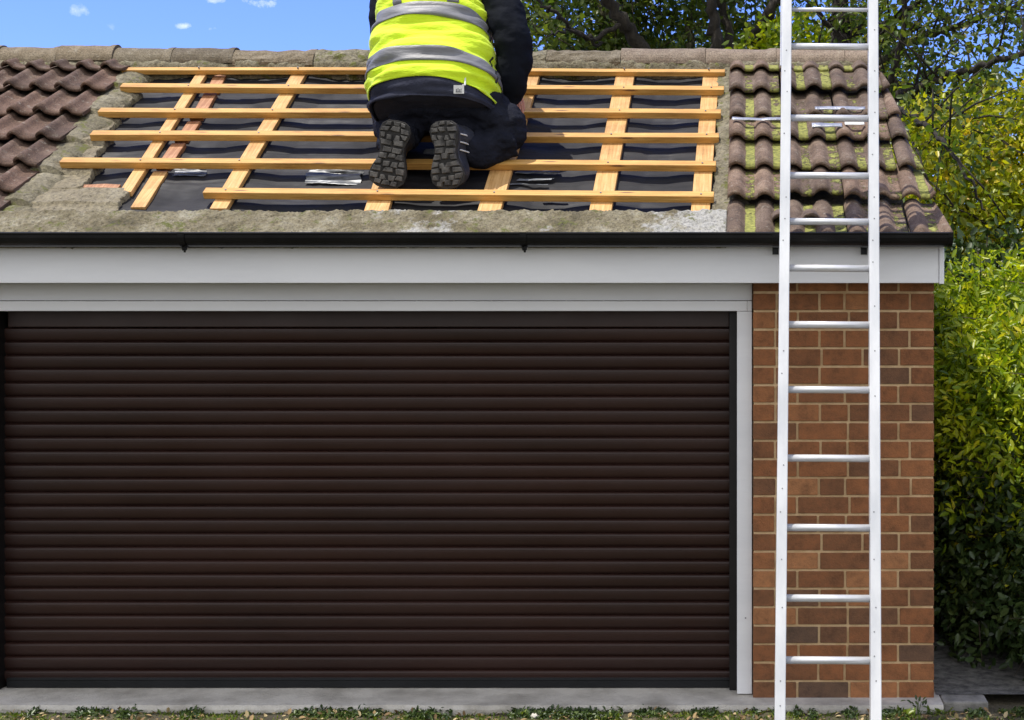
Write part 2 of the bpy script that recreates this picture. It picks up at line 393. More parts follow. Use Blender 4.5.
# pier
XP0, XP1 = W(753, 0, 6).x, W(934, 0, 6).x
joints = [[776, 819, 845, 876, 910], [776, 798, 849, 899], [776, 819, 845, 876, 910], [776, 821, 862, 899], [776, 820, 876, 910],
          [776, 798, 845, 899], [776, 820, 848, 876, 910], [798, 848, 899], [776, 820, 848, 876, 910], [798, 848, 876, 899]]
mb = MB(); z = .026; row = 0; cp = .0759
while z < CZ+.07:
    jr = joints[(21-row) % 10]
    xx = [753]+[j+random.uniform(-1, 1) for j in jr]+[934]
    # drop about a third of the short neighbours for a wandering bond
    for a_, b_ in zip(xx[:-1], xx[1:]):
        x0 = W(a_, 0, 6).x+(.005 if a_ != 753 else 0); x1 = W(b_, 0, 6).x-(.005 if b_ != 934 else 0)
        zt = min(z+cp-.0100, CZ+.071)
        dy = random.uniform(-.0015, .0015)
        r = random.random(); tt = random.uniform(.25, .9) if r < .82 else (random.uniform(0, .25) if r < .9 else random.uniform(.85, 1))
        mb.box(x0, x1, 5.997+dy, 6.09, z+random.uniform(-.0008, .0008), zt, tt)
    z += cp; row += 1
pier = mb.build('brick_pier', M['brick'], G, bevel=.0025)
mb = MB(); mb.box(XP0+.003, XP1-.003, 6.0045, 6.33, .029, CZ+.071); mb.build('mortar_joints', M['joint'], pier)
mb = MB()
mb.box(XP1-.11, XP1-.001, 6.331, 8.8, .0, CZ+.25); mb.box(-4.1, -3.99, 6.331, 8.8, .0, CZ+.25); mb.box(-4.1, XP1-.001, 8.8, 8.91, 0, CZ+.25)
mb.box(-4.1, -3.17, 5.999, 6.33, .029, CZ+.071)
# gable triangles
for gx0, gx1 in ((.50, .60), (-4.09, -3.995)):
    zz = CZ+.2505
    vs = [(gx0, 6.1, zz), (gx0, 8.6, zz), (gx0, 7.37, CZ+1.04), (gx1, 6.1, zz), (gx1, 8.6, zz), (gx1, 7.37, CZ+1.04)]
    mb.add(vs, [(0,1,2), (3,5,4), (0,3,4,1), (1,4,5,2), (2,5,3,0)])
mb.build('side_walls', M['side_brick'], G)
# concrete floor strip behind the door not needed; fascia
XF = W(944, 0, 5.87).x
mb = MB(); mb.box(-4.25, XF-.021, 5.868, 5.888, CZ+.068, CZ+.232); fas = mb.build('fascia', M['white_trim'], G, bevel=.002)
mb = MB(); mb.box(XF-.020, XF, 5.862, 5.90, CZ+.064, CZ+.255); mb.build('corner_trim', M['white_trim'], fas, bevel=.003)
mb = MB(); mb.box(XF-.018, XF-.002, 5.901, 8.9, CZ+.07, CZ+.25); mb.build('side_fascia', M['white_trim'], G)
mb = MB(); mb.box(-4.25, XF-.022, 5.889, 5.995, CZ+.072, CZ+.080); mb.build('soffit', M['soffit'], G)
# gutter
gy, gz0 = 5.803, CZ+.262
prof = []
for k in range(13):
    a = math.pi*k/12; prof.append((gy-.056*math.cos(a), gz0-.052*math.sin(a)**.8))
inner = [(gy-.051*math.cos(math.pi*k/12), gz0-.047*math.sin(math.pi*k/12)**.8) for k in range(12, -1, -1)]
mb = MB(); XG = W(951, 0, 5.77).x
mb.extrude(prof+inner, -4.3, XG)
mb.tube([(-4.3, gy-.056, gz0), (XG, gy-.056, gz0)], .005, 8)
gut = mb.build('gutter', M['gutter'], G, smooth=False)
mb = MB(); mb.extrude([(gy-.060*math.cos(math.pi*k/12), gz0+.004-.058*math.sin(math.pi*k/12)**.8) for k in range(13)], XG-.012, XG+.006); mb.build('end_cap', M['gutter'], gut)
for px in (181, 523, 776, 866):
    x = (px-CX)*5.75/F; mb = MB()
    pr = [(gy-.061*math.cos(math.pi*k/12), gz0+.003-.058*math.sin(math.pi*k/12)**.8) for k in range(13)]
    pr += [(gy-.0545*math.cos(math.pi*k/12), gz0+.003-.0525*math.sin(math.pi*k/12)**.8) for k in range(12, -1, -1)]
    mb.extrude(pr, x-.013, x+.013)
    if px in (181, 523):
        mb.tube([(x, gy-.02, gz0-.052), (x+.002, gy-.02, gz0-.066)], [.012, .009], 10)
        mb.tube([(x+.002, gy-.02, gz0-.066), (x+.002, gy-.02, gz0-.074)], [.005, .004], 8)
    else: mb.box(x-.012, x+.012, 5.845, 5.866, gz0-.08, gz0-.03)
    mb.build('gutter_bracket', M['gutter'], gut)
mb = MB(); x = (640-CX)*5.75/F
# door frame
def zy(py, Y): return CZ-(py-CY)*Y/F
XJ0, XJ1 = W(737, 0, 6.045).x, W(752, 0, 6.045).x
zt = zy(311, 6.045)
mb = MB(); mb.box(-3.27, XJ1, 6.050, 6.30, zy(300.5, 6.05), CZ+.070)
dfr = mb.build('door_frame', M['white_trim'], G, bevel=.002)
mb = MB(); mb.box(-3.27, XJ1-.020, 6.036, 6.052, zt, zy(301, 6.04)); mb.build('head_trim', M['white_trim'], dfr, bevel=.002)
mb = MB(); mb.box(XJ1-.0195, XJ1, 6.036, 6.052, zt, zy(301, 6.04)); mb.build('head_block', M['white_trim'], dfr, bevel=.002)
for x0, x1 in ((XJ0, XJ1), (-3.19, -3.127)):
    mb = MB(); mb.box(x0, x1, 6.038, 6.27, .034, zt-.0015)
    mb.build('jamb', M['white_trim'], dfr, bevel=.002)
mb = MB(); mb.tube([W(745.5, 618, 6.0385), W(745.5, 618, 6.036)], .0035, 8); mb.build('screw', M['rivet'], dfr)
# roller door
D = link('roller_door', (lambda: (lambda m: (m.box(-3.10, -.05, 6.185, 6.20, .034, zt), m)[1])(MB()))().mesh('d'), M['door'], G)
prof = []; pitch = 13.70*6.16/F
zt0 = zy(327.5, 6.16)
for k in range(26):
    z1 = zt0-k*pitch; z0 = z1-pitch
    # crest lip then rounded belly, then groove
    for s, y in ((0, 6.1710), (.04, 6.1630), (.075, 6.1575), (.12, 6.1548), (.20, 6.1540), (.35, 6.1543), (.5, 6.1555), (.65, 6.1575), (.80, 6.1605), (.92, 6.1650), (.985, 6.1695)):
        prof.append((y, z1-s*pitch))
prof = [(6.172, zt0+.0005)]+prof
zb = prof[-1][1]
mb = MB(); mb.extrude(prof, -3.12, -.066, closed=False)
me = mb.mesh('slats')
o = link('slats', me, M['door'], D, smooth=False)
m_ = o.modifiers.new('es', 'EDGE_SPLIT') if False else None
mb = MB(); mb.box(-3.10, -.066, 6.150, 6.178, zt0+.002, zt+.04); mb.build('lath_hood', M['door'], D, bevel=.003)
mb = MB(); mb.box(-3.10, -.066, 6.150, 6.18, zy(676.5, 6.16), zb-.0005); mb.build('bottom_slat', M['door'], D, bevel=.003)
mb = MB(); mb.box(-3.10, -.062, 6.140, 6.18, .033, zy(677.5, 6.15)); mb.extrude([(6.136, zy(679.5, 6.14)), (6.142, zy(678.5, 6.14)), (6.142, zy(681, 6.14))], -3.10, -.062)
mb.build('bottom_seal', M['seal'], D, bevel=.002)
for x0, x1 in ((-.0655, XJ0-.001), (-3.145, -3.115)):
    mb = MB(); mb.box(x0, x1, 6.105, 6.19, .032, zt-.002); mb.build('guide_rail', M['door_edge'], D, bevel=.002)

# roof ---------------------------------------------------------------------
RF = empty('roof', (0, 0, 0), None, None); RF.parent = G; RF.location = -G.location
del_keys = [k for k in ('label', 'category') if k in RF.keys()]
VR = 1.80
def sheet(name, u0, u1, v0, v1, nu, nv, fn, mat, base=None, parent=RF, tint=None):
    """bumpy sheet on the slope with a skirt; fn(u,v,fu,fv) -> (u,v,h)"""
    mb = MB(); vs = []
    for j in range(nv+1):
        for i in range(nu+1):
            u = u0+(u1-u0)*i/nu; v = v0+(v1-v0)*j/nv
            vs.append(RP(*fn(u, v, i/nu, j/nv)))
    fs = [(j*(nu+1)+i, j*(nu+1)+i+1, (j+1)*(nu+1)+i+1, (j+1)*(nu+1)+i) for j in range(nv) for i in range(nu)]
    if base is not None:
        rim = [i for i in range(nu+1)]+[j*(nu+1)+nu for j in range(1, nv+1)]+[nv*(nu+1)+i for i in range(nu-1, -1, -1)]+[j*(nu+1) for j in range(nv-1, 0, -1)]
        k = len(vs); nn = Vector((0, -sT, cT))
        for r in rim:
            p = vs[r]; h = (p-RP(0, 0, 0)).dot(nn); vs.append(p-nn*(h-base))
        q = len(rim)
        fs += [(rim[i], k+i, k+(i+1) % q, rim[(i+1) % q]) for i in range(q)]
    mb.add(vs, fs)
    return mb.build(name, mat, parent, smooth=True)

# structural deck, rear slope, underside
mb = MB()
mb.hexa([RP(-4.12, .06, -.06), RP(.70, .06, -.06), RP(.60, VR, -.06), RP(-4.12, VR, -.06), RP(-4.12, .06, -.035), RP(.70, .06, -.035), RP(.60, VR, -.035), RP(-4.12, VR, -.035)])
mb.build('roof_deck', M['underboard'], RF)
mb = MB(); YR = RP(0, VR, 0).y; ZR = RP(0, VR, 0).z
for k in range(14):
    a0, a1 = k/14, (k+1)/14
    y0, y1 = YR+.02+a0*1.55, YR+.02+a1*1.55+.02; z0, z1 = ZR+.03-a0*.98, ZR+.03-a1*.98
    mb.hexa([(-4.1, y0, z0-.03), (.62, y0, z0-.03), (.62, y1, z1-.02), (-4.1, y1, z1-.02), (-4.1, y0, z0), (.62, y0, z0), (.62, y1, z1+.02), (-4.1, y1, z1+.02)])
mb.build('rear_slope', M['tile'], RF)

raf = [((119, 130.5, 192), (197, 210, 70)), ((210, 226, 208), (299, 312, 62)), ((363, 386, 215), (416, 430, 62)), ((477, 499, 213), (526, 541, 62)),
       ((589, 610, 214), (621, 634, 62)), ((691, 709, 215), (706, 718, 62))]
rafline = []
for (a0, a1, ay), (b0, b1, by) in raf:
    pa = inv((a0+a1)/2, ay, .025); pb = inv((b0+b1)/2, by, .025); rafline.append((pa, pb))
def sag(u, v):
    best = 9
    for (ua, va), (ub, vb) in rafline:
        uc = ua+(ub-ua)*(v-va)/(vb-va); best = min(best, abs(u-uc))
    return min(1, best/.16)
def felt(u, v, fu, fv):
    s = sag(u, v)
    lap = ((v+.03*fbm(u*1.2, 0, 5)) % .29)/.29
    h = -.004-.012*s*s + .007*s*fbm(u*.9, v*7, 1, 3)+.003*fbm(u*4, v*16, 4)*s + .004*lap
    return u, v, h
sheet('felt', -3.05, -.03, .10, VR, 380, 220, felt, M['felt'])

def plank(name, ua, va, ub, vb, wd, h0, h1, mat, parent=RF, taper=0):
    d = Vector((ub-ua, vb-va)).normalized(); p = Vector((-d.y, d.x))*wd/2
    c = [(ua+p.x*-1, va-p.y), (ub-p.x, vb-p.y), (ub+p.x, vb+p.y), (ua+p.x, va+p.y)]
    mb = MB(); n = 12
    # segmented so that the plank may bow a little
    for lst in (0,):
        vs = []
        bow = random.uniform(-.003, .003); ph = random.uniform(0, 6)
        for i in range(n+1):
            t = i/n; q = bow*math.sin(t*math.pi*2+ph)
            for (A, B) in ((c[0], c[1]), (c[3], c[2])):
                u = A[0]+(B[0]-A[0])*t; v = A[1]+(B[1]-A[1])*t
                for h in (h0, h1): vs.append(RP(u+q*p.x*0, v+q, h+q*.4))
        fs = []
        for i in range(n):
            a = i*4; b = a+4
            fs += [(a, a+1, b+1, b), (a+2, b+2, b+3, a+3), (a+1, a+3, b+3, b+1), (a, b, b+2, a+2)]
        fs += [(0, 2, 3, 1), (n*4, n*4+1, n*4+3, n*4+2)]
        mb.add(vs, fs)
    o = mb.build(name, mat, parent, origin=RP((ua+ub)/2, (va+vb)/2, h0))
    b = o.modifiers.new('b', 'BEVEL'); b.width = .0025; b.segments = 2; b.limit_method = 'ANGLE'; b.angle_limit = R(50)
    return o
# counter battens running up the slope
for (pa, pb), (A, B) in zip(rafline, raf):
    wpx = (A[1]-A[0])
    wd = wpx*(YE+pa[1]*cT)/F*.98
    d = Vector((pb[0]-pa[0], pb[1]-pa[1]))
    plank('counter_batten', pa[0], pa[1], pb[0], pb[1], wd*1.08, .000, .024, M['rafter'])
# older reddish rafter beside the first, in lapped pieces
pts = [(139, 207), (164, 168), (182, 141), (197, 119), (213, 92), (222, 72)]
for i in range(5):
    a = inv(*pts[i], .0); b = inv(*pts[i+1], .0)
    plank('old_rafter', a[0], a[1]-.01, b[0], b[1]-.035 if i < 4 else b[1], .062, -.022+.003*(i % 2), .006+.004*(i % 2), M['old_timber'] if i else M['rafter'])
a = inv(84, 187, .0); b = inv(121, 187, .0)
plank('board_offcut', a[0], a[1]-.012, b[0], b[1]-.012, .035, -.012, .012, M['old_timber'])
# battens
bat = [(122, 725, 66.5, 68.5), (121, 724, 84.5, 87.5), (99, 721, 109, 110.5), (91, 719, 132, 134.5), (61, 716, 159, 162.5), (204, 714, 189.5, 193.5)]
for i, (x0, x1, ya, yb) in enumerate(bat):
    a = inv(x0, ya, .059); b = inv(x1, yb, .059)
    bo = plank('batten', a[0], a[1], b[0], b[1], (.045 if i else .036), .0250, (.057 if i else .05), M['batten'])
    # nail heads
    for (pa, pb) in rafline:
        v = (a[1]+b[1])/2; u = pa[0]+(pb[0]-pa[0])*(v-pa[1])/(pb[1]-pa[1])
        if a[0] < u < b[0]:
            vv = a[1]+(b[1]-a[1])*(u-a[0])/(b[0]-a[0])+random.uniform(-.004, .004); u += random.uniform(-.012, .012)
            mb = MB(); mb.tube([RP(u, vv, .052), RP(u, vv, .0605)], .0042, 8); mb.build('nail', M['rivet'], bo)

# weathered under board at the left and mortar
def edgeL(v):        # line of the left tile field's cut edge
    return LE0+(LE1-LE0)*v/VR
e0 = inv(6, 200, .06); e1 = inv(118, 76, .06)
sl = (e1[0]-e0[0])/(e1[1]-e0[1]); LE0 = e0[0]-sl*e0[1]; LE1 = LE0+sl*VR
ub = [inv(118, 207, .01), inv(92, 175, .01), inv(104, 146, .01), inv(117, 122, .01), inv(131, 98, .01), inv(140, 78, .01)]
def uright(v):
    for k in range(len(ub)-1):
        if v < (ub[k][1]+ub[k+1][1])/2: return ub[k][0]
    return ub[-1][0]
def under(u, v, fu, fv):
    ur = uright(v)+.03*fbm(v*9, 1, 0)+.012*fbm(v*40, 2, 2)
    u = -3.22+(ur+3.22)*fu
    step = ((v-.05) % .29)/.29
    return u, v, .010+.010*fbm(u*3, v*5, 2)+.004*fbm(u*22, v*22, 8)+.016*(1-step)*(1 if v > .35 else .3)
sheet('under_board', 0, 1, .08, VR-.03, 60, 260, under, M['underboard'], base=-.02)
def bed(u, v, fu, fv):     # mortar fillet beside the cut tiles, one hump per course
    g = .29; s = ((v-.02) % g)/g
    wdt = .085+.05*s+.02*fbm(v*12, 3, 3)
    u = edgeL(v)-.07+(wdt+.07)*fu
    hump = math.sin(math.pi*min(1, fu*1.02))**.6
    return u, v, .004+hump*(.052-.022*s)*(1 if s > .08 else .35)+.007*fbm(u*20, v*20, 1)*hump
sheet('mortar_fillet', 0, 1, .02, VR-.02, 22, 300, bed, M['mortar_moss'], base=-.02)
def bedr(u, v, fu, fv):
    u0 = -.135+.018*fbm(v*8, 7, 0)+.008*fbm(v*40, 7, 1); u = u0+(.02-u0)*fu
    return u, v, .006+.030*math.sin(math.pi*min(1, .15+fu*.8))+.012*fbm(u*14, v*14, 4)+.004*fbm(u*50, v*50, 4)
sheet('mortar_fillet', 0, 1, .06, VR-.02, 22, 240, bedr, M['mortar_moss'], base=-.02)
# eaves mortar in several pours
vE = inv(300, 211, .04)[1]
segs = [(-4.1, -.075, 'eaves')]
for si, (ua, ub_, mk) in enumerate(segs):
    def eav(u, v, fu, fv, si=si, ua=ua, ub_=ub_):
        top = vE+.010*fbm(u*3, 0, 9)+.008*fbm(u*16, 0, 2)
        v = -.01+(top+.01)*fv
        rr = .03*min(1, fv*6)*(1 if fv < .97 else .35)
        edge = min(fu*(ub_-ua), (1-fu)*(ub_-ua))
        h = .018+rr+.006*fbm(u*5, v*5, 6)+.007*fbm(u*28, v*28, 3)+.005*fbm(u*80, v*80, 3)
        if si and edge < .006: h -= .006
        return u, v, h
    sheet('eaves_mortar', ua, ub_, -.01, vE, int((ub_-ua)/.007), 26, eav, M[mk], base=.014)
# ridge bedding
def rbed(u, v, fu, fv):
    lo = VR-.115+.02*fbm(u*4, 0, 1)+.012*fbm(u*19, 0, 3)
    v = lo+(VR+.01-lo)*fv
    return u, v, .012+.045*min(1, fv*3)+.012*fbm(u*9, v*9, 7)+.006*fbm(u*40, v*40, 7)
sheet('ridge_mortar', -4.1, .60, VR-.1, VR, 620, 14, rbed, M['mortar_moss'], base=-.03)
for x0, x1, y in ((60, 120, 60), (330, 620, 60)): pass

# plastic scraps on the felt, coloured pale for the highlights on its wrinkles
def scrap(px0, px1, py0, py1, h, seed, mat='plastic'):
    a = inv(px0, py1, h); b = inv(px1, py0, h)
    def fn(u, v, fu, fv):
        return (u+.03*fbm(v*7, seed, 0), v+.010*fbm(u*5, seed, 1)+.006*fbm(u*30, seed, 2),
                h+.010*fbm(u*1.5, v*40, seed, 3)+.002*fbm(u*10, v*20, seed))
    nu = max(12, int((b[0]-a[0])/.008)); nv = max(8, int((b[1]-a[1])/.005))
    return sheet('plastic_glints', a[0], b[0], a[1], b[1], nu, nv, fn, M[mat])
scrap(516, 560, 170, 174, .004, 1); scrap(516, 552, 178, 181, .002, 2); scrap(506, 548, 183.5, 185, .004, 3)
scrap(304, 366, 170, 183, -.004, 4); scrap(168, 205, 169, 176, -.004, 5); scrap(540, 566, 199, 201, .0, 8); scrap(424, 442, 148, 153, .01, 9)

# roof tiles
def tile(mb_list, u0, wd, v0, ln, rolls, h, seed, clip=None, mossk=0.0, du=0, dv=0, dh=0, tilt=0, thick=.015, kind=0):
    rs = random.Random(seed); tint = rs.random()
    nu = 14*rolls; nv = 5; vs = []; mo = []
    for lay in (0, 1):
        for j in range(nv+1):
            f = j/nv
            for i in range(nu+1):
                s = i/nu*rolls; fr = s-math.floor(s) if i < nu else 1.0
                if kind: p = (math.sin(math.pi*fr/.42)**.9*.022 if fr < .42 else -.007*math.sin(math.pi*(fr-.42)/.58))
                elif fr < .58: p = math.sin(math.pi*fr/.58)**.65*.024
                else: p = -.002*math.sin(math.pi*(fr-.58)/.42)
                if fr >= 1.0: p = 0
                hh = h+p+(1-f)*.046+dh+tilt*(i/nu-.5)+(-thick if lay else 0)
                chip = .003*noise.noise(Vector((i*.9+seed, seed*1.7, 0))) if j == 0 else 0
                vs.append((u0+wd*i/nu*1.0+du, v0+ln*f+dv+chip, hh))
                mo.append((1 if fr > .58 else (.35 if fr > .5 or fr < .06 else 0))*mossk+(.12 if f < .3 else 0)*mossk)
    K = (nu+1)*(nv+1); fs = []
    for j in range(nv):
        for i in range(nu):
            a = j*(nu+1)+i
            fs.append((a, a+1, a+nu+2, a+nu+1)); fs.append((K+a, K+a+nu+1, K+a+nu+2, K+a+1))
    rim = [i for i in range(nu+1)]+[j*(nu+1)+nu for j in range(1, nv+1)]+[nv*(nu+1)+i for i in range(nu-1, -1, -1)]+[j*(nu+1) for j in range(nv-1, 0, -1)]
    q = len(rim)
    fs += [(rim[i], K+rim[i], K+rim[(i+1) % q], rim[(i+1) % q]) for i in range(q)]
    bm = bmesh.new(); lay_t = bm.faces.layers.float.new('tint'); lay_m = bm.verts.layers.float.new('moss')
    bv = []
    for p, m in zip(vs, mo):
        x = bm.verts.new(p); x[lay_m] = m; bv.append(x)
    for f in fs:
        ff = bm.faces.new([bv[i] for i in f]); ff[lay_t] = tint; ff.smooth = True
    if clip:
        for (pc, nc) in clip:
            g = bmesh.ops.bisect_plane(bm, geom=bm.verts[:]+bm.edges[:]+bm.faces[:], plane_co=pc, plane_no=nc, clear_outer=True)
            ed = [e for e in g['geom_cut'] if isinstance(e, bmesh.types.BMEdge)]
            if ed:
                r = bmesh.ops.edgeloop_fill(bm, edges=ed)
                for ff in r['faces']: ff[lay_t] = tint
    for x in bm.verts: x.co = RP(*x.co)
    me = bpy.data.meshes.new('t'); bm.to_mesh(me); bm.free(); mb_list.append(me)

def join(meshes, name, mat, parent):
    bm = bmesh.new()
    for me in meshes: bm.from_mesh(me); bpy.data.meshes.remove(me)
    bmesh.ops.recalc_face_normals(bm, faces=bm.faces)
    me = bpy.data.meshes.new(name); bm.to_mesh(me); bm.free()
    o = link(name, me, mat, parent); return o
# course fronts from the photograph
def vrow(py): return inv(0, py, .065)[1]
ms = []
uR0 = -.075
vr = [-.035, vrow(199), vrow(169), vrow(140), vrow(118), vrow(92), vrow(71)]
vclip = ((.818, 0, 0), Vector((VR, .17, 0)).normalized())
for r in range(len(vr)):
    v0 = vr[r]; ln = .36 if r < len(vr)-1 else VR-.02-v0
    if r < len(vr)-1: ln = min(.36, VR-.01-v0)
    off = 0
    for k in range(4):
        u0 = uR0+k*.244
        du = random.uniform(-.004, .004); dv = random.uniform(-.006, .006); dh = random.uniform(0, .004); tl = random.uniform(-.004, .004)
        if r == 5 and k in (1, 2): dh += .016; dv -= .012; tl = .006
        if r == 4 and k == 2: dv -= .03; dh += .006
        if r == 1 and k == 1: dv += .03; tl = .014
        tile(ms, u0, .240, v0, ln, 2, .030, r*17+k+3, clip=[vclip], mossk=random.uniform(.38, .64), du=du, dv=dv, dh=dh, tilt=tl)
# slipped half tiles at the eaves
tile(ms, .11, .24, .085, .12, 2, .050, 91, mossk=.3)
join(ms, 'tile_field', M['tile'], RF)
ms = []
vl = [-.03, vrow(189), vrow(164.5), vrow(138.5), vrow(114), vrow(88), vrow(68)]
vl = [-.06, vrow(216), vrow(190), vrow(164.5), vrow(139), vrow(114), vrow(89), vrow(69)]
nl = Vector((VR, -(LE1-LE0), 0)).normalized()
for r in range(len(vl)):
    v0 = vl[r]; ln = min(.30, VR-.01-v0)
    for k in range(11):
        u0 = -4.15+k*.122+.008*(r % 2)
        if u0+.03 > edgeL(v0): continue
        cl = [((edgeL(0), 0, 0), nl)]
        tile(ms, u0, .124, v0, ln, 1, .030, r*31+k+200, clip=cl, mossk=.28, du=random.uniform(-.002, .002), dv=random.uniform(-.006, .006), dh=random.uniform(0, .006), tilt=random.uniform(-.016, -.009), thick=.015, kind=1)
join(ms, 'tile_field', M['tile_left'], RF)

# ridge tiles
jx = [-60, 5, 63, 119, 177, 238, 318, 396, 470, 548, 622, 706, 776, 844, 872]
YRG = RP(0, VR, 0).y+.0; ZRG = CZ+1.262-.085
for i in range(len(jx)-1):
    x0 = (jx[i]-CX)*7.36/F; x1 = (jx[i+1]-CX)*7.36/F-.002
    mb = MB(); vs = []; rs = random.Random(i); n_ = 18; m_ = 14
    broken = 5 <= i <= 9
    dz = rs.uniform(-.005, .005)+(-.010 if broken else 0)+(.012 if i < 3 else (.006 if i < 5 else 0)); rr = .088
    for a in range(m_+1):
        f = a/m_; x = x0+(x1-x0)*f
        r_ = rr+(.006 if f > .90 else 0)-.004*f
        for k in range(n_+1):
            t_ = math.pi*k/n_
            e = r_+(.012*fbm(x*10, t_*2, i) if broken else .003*fbm(x*9, t_, i))
            vs.append((x, YRG-e*math.cos(t_), ZRG+dz+e*math.sin(t_)))
        for k in range(n_, -1, -1):
            t_ = math.pi*k/n_; e = r_-.014
            vs.append((x, YRG-e*math.cos(t_), ZRG+dz+e*math.sin(t_)))
    q = 2*(n_+1)
    fs = [(a*q+k, a*q+(k+1) % q, (a+1)*q+(k+1) % q, (a+1)*q+k) for a in range(m_) for k in range(q)]
    fs += [tuple(range(q)), tuple(m_*q+k for k in range(q))]
    mb.add(vs, fs, rs.random())
    o = mb.build('ridge_tile', M['mortar_moss'] if broken and i % 2 == 0 else (M['ridge_old'] if i < 10 else M['ridge']), RF, origin=Vector((x0, YRG, ZRG)))
# lead strips tucked under the slipped course
def strip(name, px0, px1, py0, py1, h, mat, th=.004, seed=0):
    a = inv(px0, py1, h); b = inv(px1, py0, h)
    def fn(u, v, fu, fv): return u, v+.004*fbm(u*6, seed, 1), h+.004*fbm(u*9, v*9, seed)
    return sheet(name, a[0], b[0], a[1], b[1], 24, 4, fn, M[mat], base=h-th)
strip('lead_strip', 732, 783, 117.2, 119.6, .098, 'lead', seed=1)
strip('lead_strip', 815, 865, 106.5, 109, .098, 'lead', seed=2)
strip('lead_strip', 812, 842, 123, 126.5, .098, 'lead', seed=3)
strip('lead_strip', 845, 864, 121, 124, .10, 'cream', seed=4)

# ------------------------------------------------------------------ ladder
def LY(z): return 5.70+.22*(z-(CZ+.234))
def LX(z, side): return (.154 if side < 0 else .5015)+.0155*(z-(CZ+.234))
L = empty('ladder', (LX(0, -1)+.17, LY(0), 0), 'tall white metal ladder leaning on the gutter in front of the brick pier', 'ladder')
zT = CZ+1.75
for s in (-1, 1):
    mb = MB()
    A = Vector((LX(0, s), LY(0), 0.0)); B = Vector((LX(zT, s), LY(zT), zT)); d = (B-A).normalized()
    nx_ = Vector((1, 0, 0)); ny_ = d.cross(nx_).normalized()
    hw, hd = .0195, .030
    if ny_.y > 0: ny_ = -ny_        # towards the camera
    c = []
    for P in (A, B): c += [P-nx_*hw+ny_*hd, P+nx_*hw+ny_*hd, P+nx_*hw-ny_*hd, P-nx_*hw-ny_*hd]
    mb.hexa(c)
    st = mb.build('stile', M['alu'], L, bevel=.003)
    for z in np.arange(.10, zT, .085):
        if random.random() < .55:
            P = A+d*(z/d.z); q = P+ny_*(hd-.0005)+nx_*random.choice((-.006, .004, .0)); m2 = MB(); m2.tube([q, q+ny_*.0014], .0028, 8)
            m2.build('rivet', M['rivet'], st)
    # rear sliding section, only its upper part
    z0 = CZ+.95; m3 = MB(); off = -ny_*.045+nx_*(.010*s)
    A2 = Vector((LX(z0, s), LY(z0), z0))+off; B2 = Vector((LX(zT-.1, s), LY(zT-.1), zT-.1))+off; c = []
    for P in (A2, B2): c += [P-nx_*.014+ny_*.013, P+nx_*.014+ny_*.013, P+nx_*.014-ny_*.013, P-nx_*.014-ny_*.013]
    m3.hexa(c); m3.build('rear_stile', M['alu'], L, bevel=.002)
    m4 = MB(); m4.box(A.x-.024, A.x+.024, A.y-.036, A.y+.036, 0.0, .035); m4.build('rubber_foot', M['black'], L, bevel=.004)
for py in (722+10, 660, 598, 527.5, 458, 389.5, 324.5, 268, 221.5, 175.5, 118, 46.5, 9.5, -50, -120):
    k = (CY-py)/F          # z-CZ = k*Y , Y = 5.70+.22*(z-CZ-.234)
    Y = (5.70-.22*.234)/(1-.22*k); z = CZ+k*Y
    mb = MB(); rr = .0138 if py not in (9.5,) else .008
    mb.tube([(LX(z, -1)+.017, Y, z), (LX(z, 1)-.017, Y, z-.002)], rr, 14)
    mb.build('rung', M['alu_rung'], L, smooth=True)

# ------------------------------------------------------------------ worker
PZ = RP(-1.3, .4, .05)
PR = empty('person', PZ, 'person in yellow hi-vis vest and dark clothes kneeling on the roof battens', 'person')
rings = [  # px, py, Y, half width, half depth, tilt
    (435, 117, 6.40, .262, .205, 18), (434, 88, 6.42, .266, .192, 22), (433, 50, 6.49, .250, .172, 24), (434, 10, 6.57, .226, .160, 24),
    (436, -28, 6.65, .235, .148, 22), (438, -62, 6.73, .205, .120, 18), (440, -80, 6.78, .085, .080, 14)]
RG = [(W(a, b, c), d, e, R(g)) for a, b, c, d, e, g in rings]
def cr(p0, p1, p2, p3, t):
    return .5*((2*p1)+(-p0+p2)*t+(2*p0-5*p1+4*p2-p3)*t*t+(-p0+3*p1-3*p2+p3)*t*t*t)
def ring(t):
    t = max(0, min(len(RG)-1.0001, t)); i = int(t); f = t-i; g = [RG[max(0, min(len(RG)-1, i+k))] for k in (-1, 0, 1, 2)]
    return [cr(g[0][k], g[1][k], g[2][k], g[3][k], f) for k in range(4)]
def TS(th, t, off=0, wr=1.0):
    c, hw, hd, ti = ring(t)
    cx_, sy_ = math.cos(th), math.sin(th)
    ex = math.copysign(abs(cx_)**.82, cx_); ey = math.copysign(abs(sy_)**.86, sy_)
    A2 = Vector((0, math.cos(ti), -math.sin(ti)))
    k = noise.noise(Vector((cx_*1.1, t*2.4, 3+sy_)))*.5+noise.noise(Vector((cx_*1.6+t*1.6, t*5.5, 8+sy_*1.5)))*.6+noise.noise(Vector((cx_*1.8-t*3.2, t*8, 1+sy_*1.6)))*.5
    o = off+.024*wr*k
    n_ = Vector((ex, 0, 0))+A2*ey
    return c+Vector((1, 0, 0))*ex*hw+A2*ey*hd+n_.normalized()*o
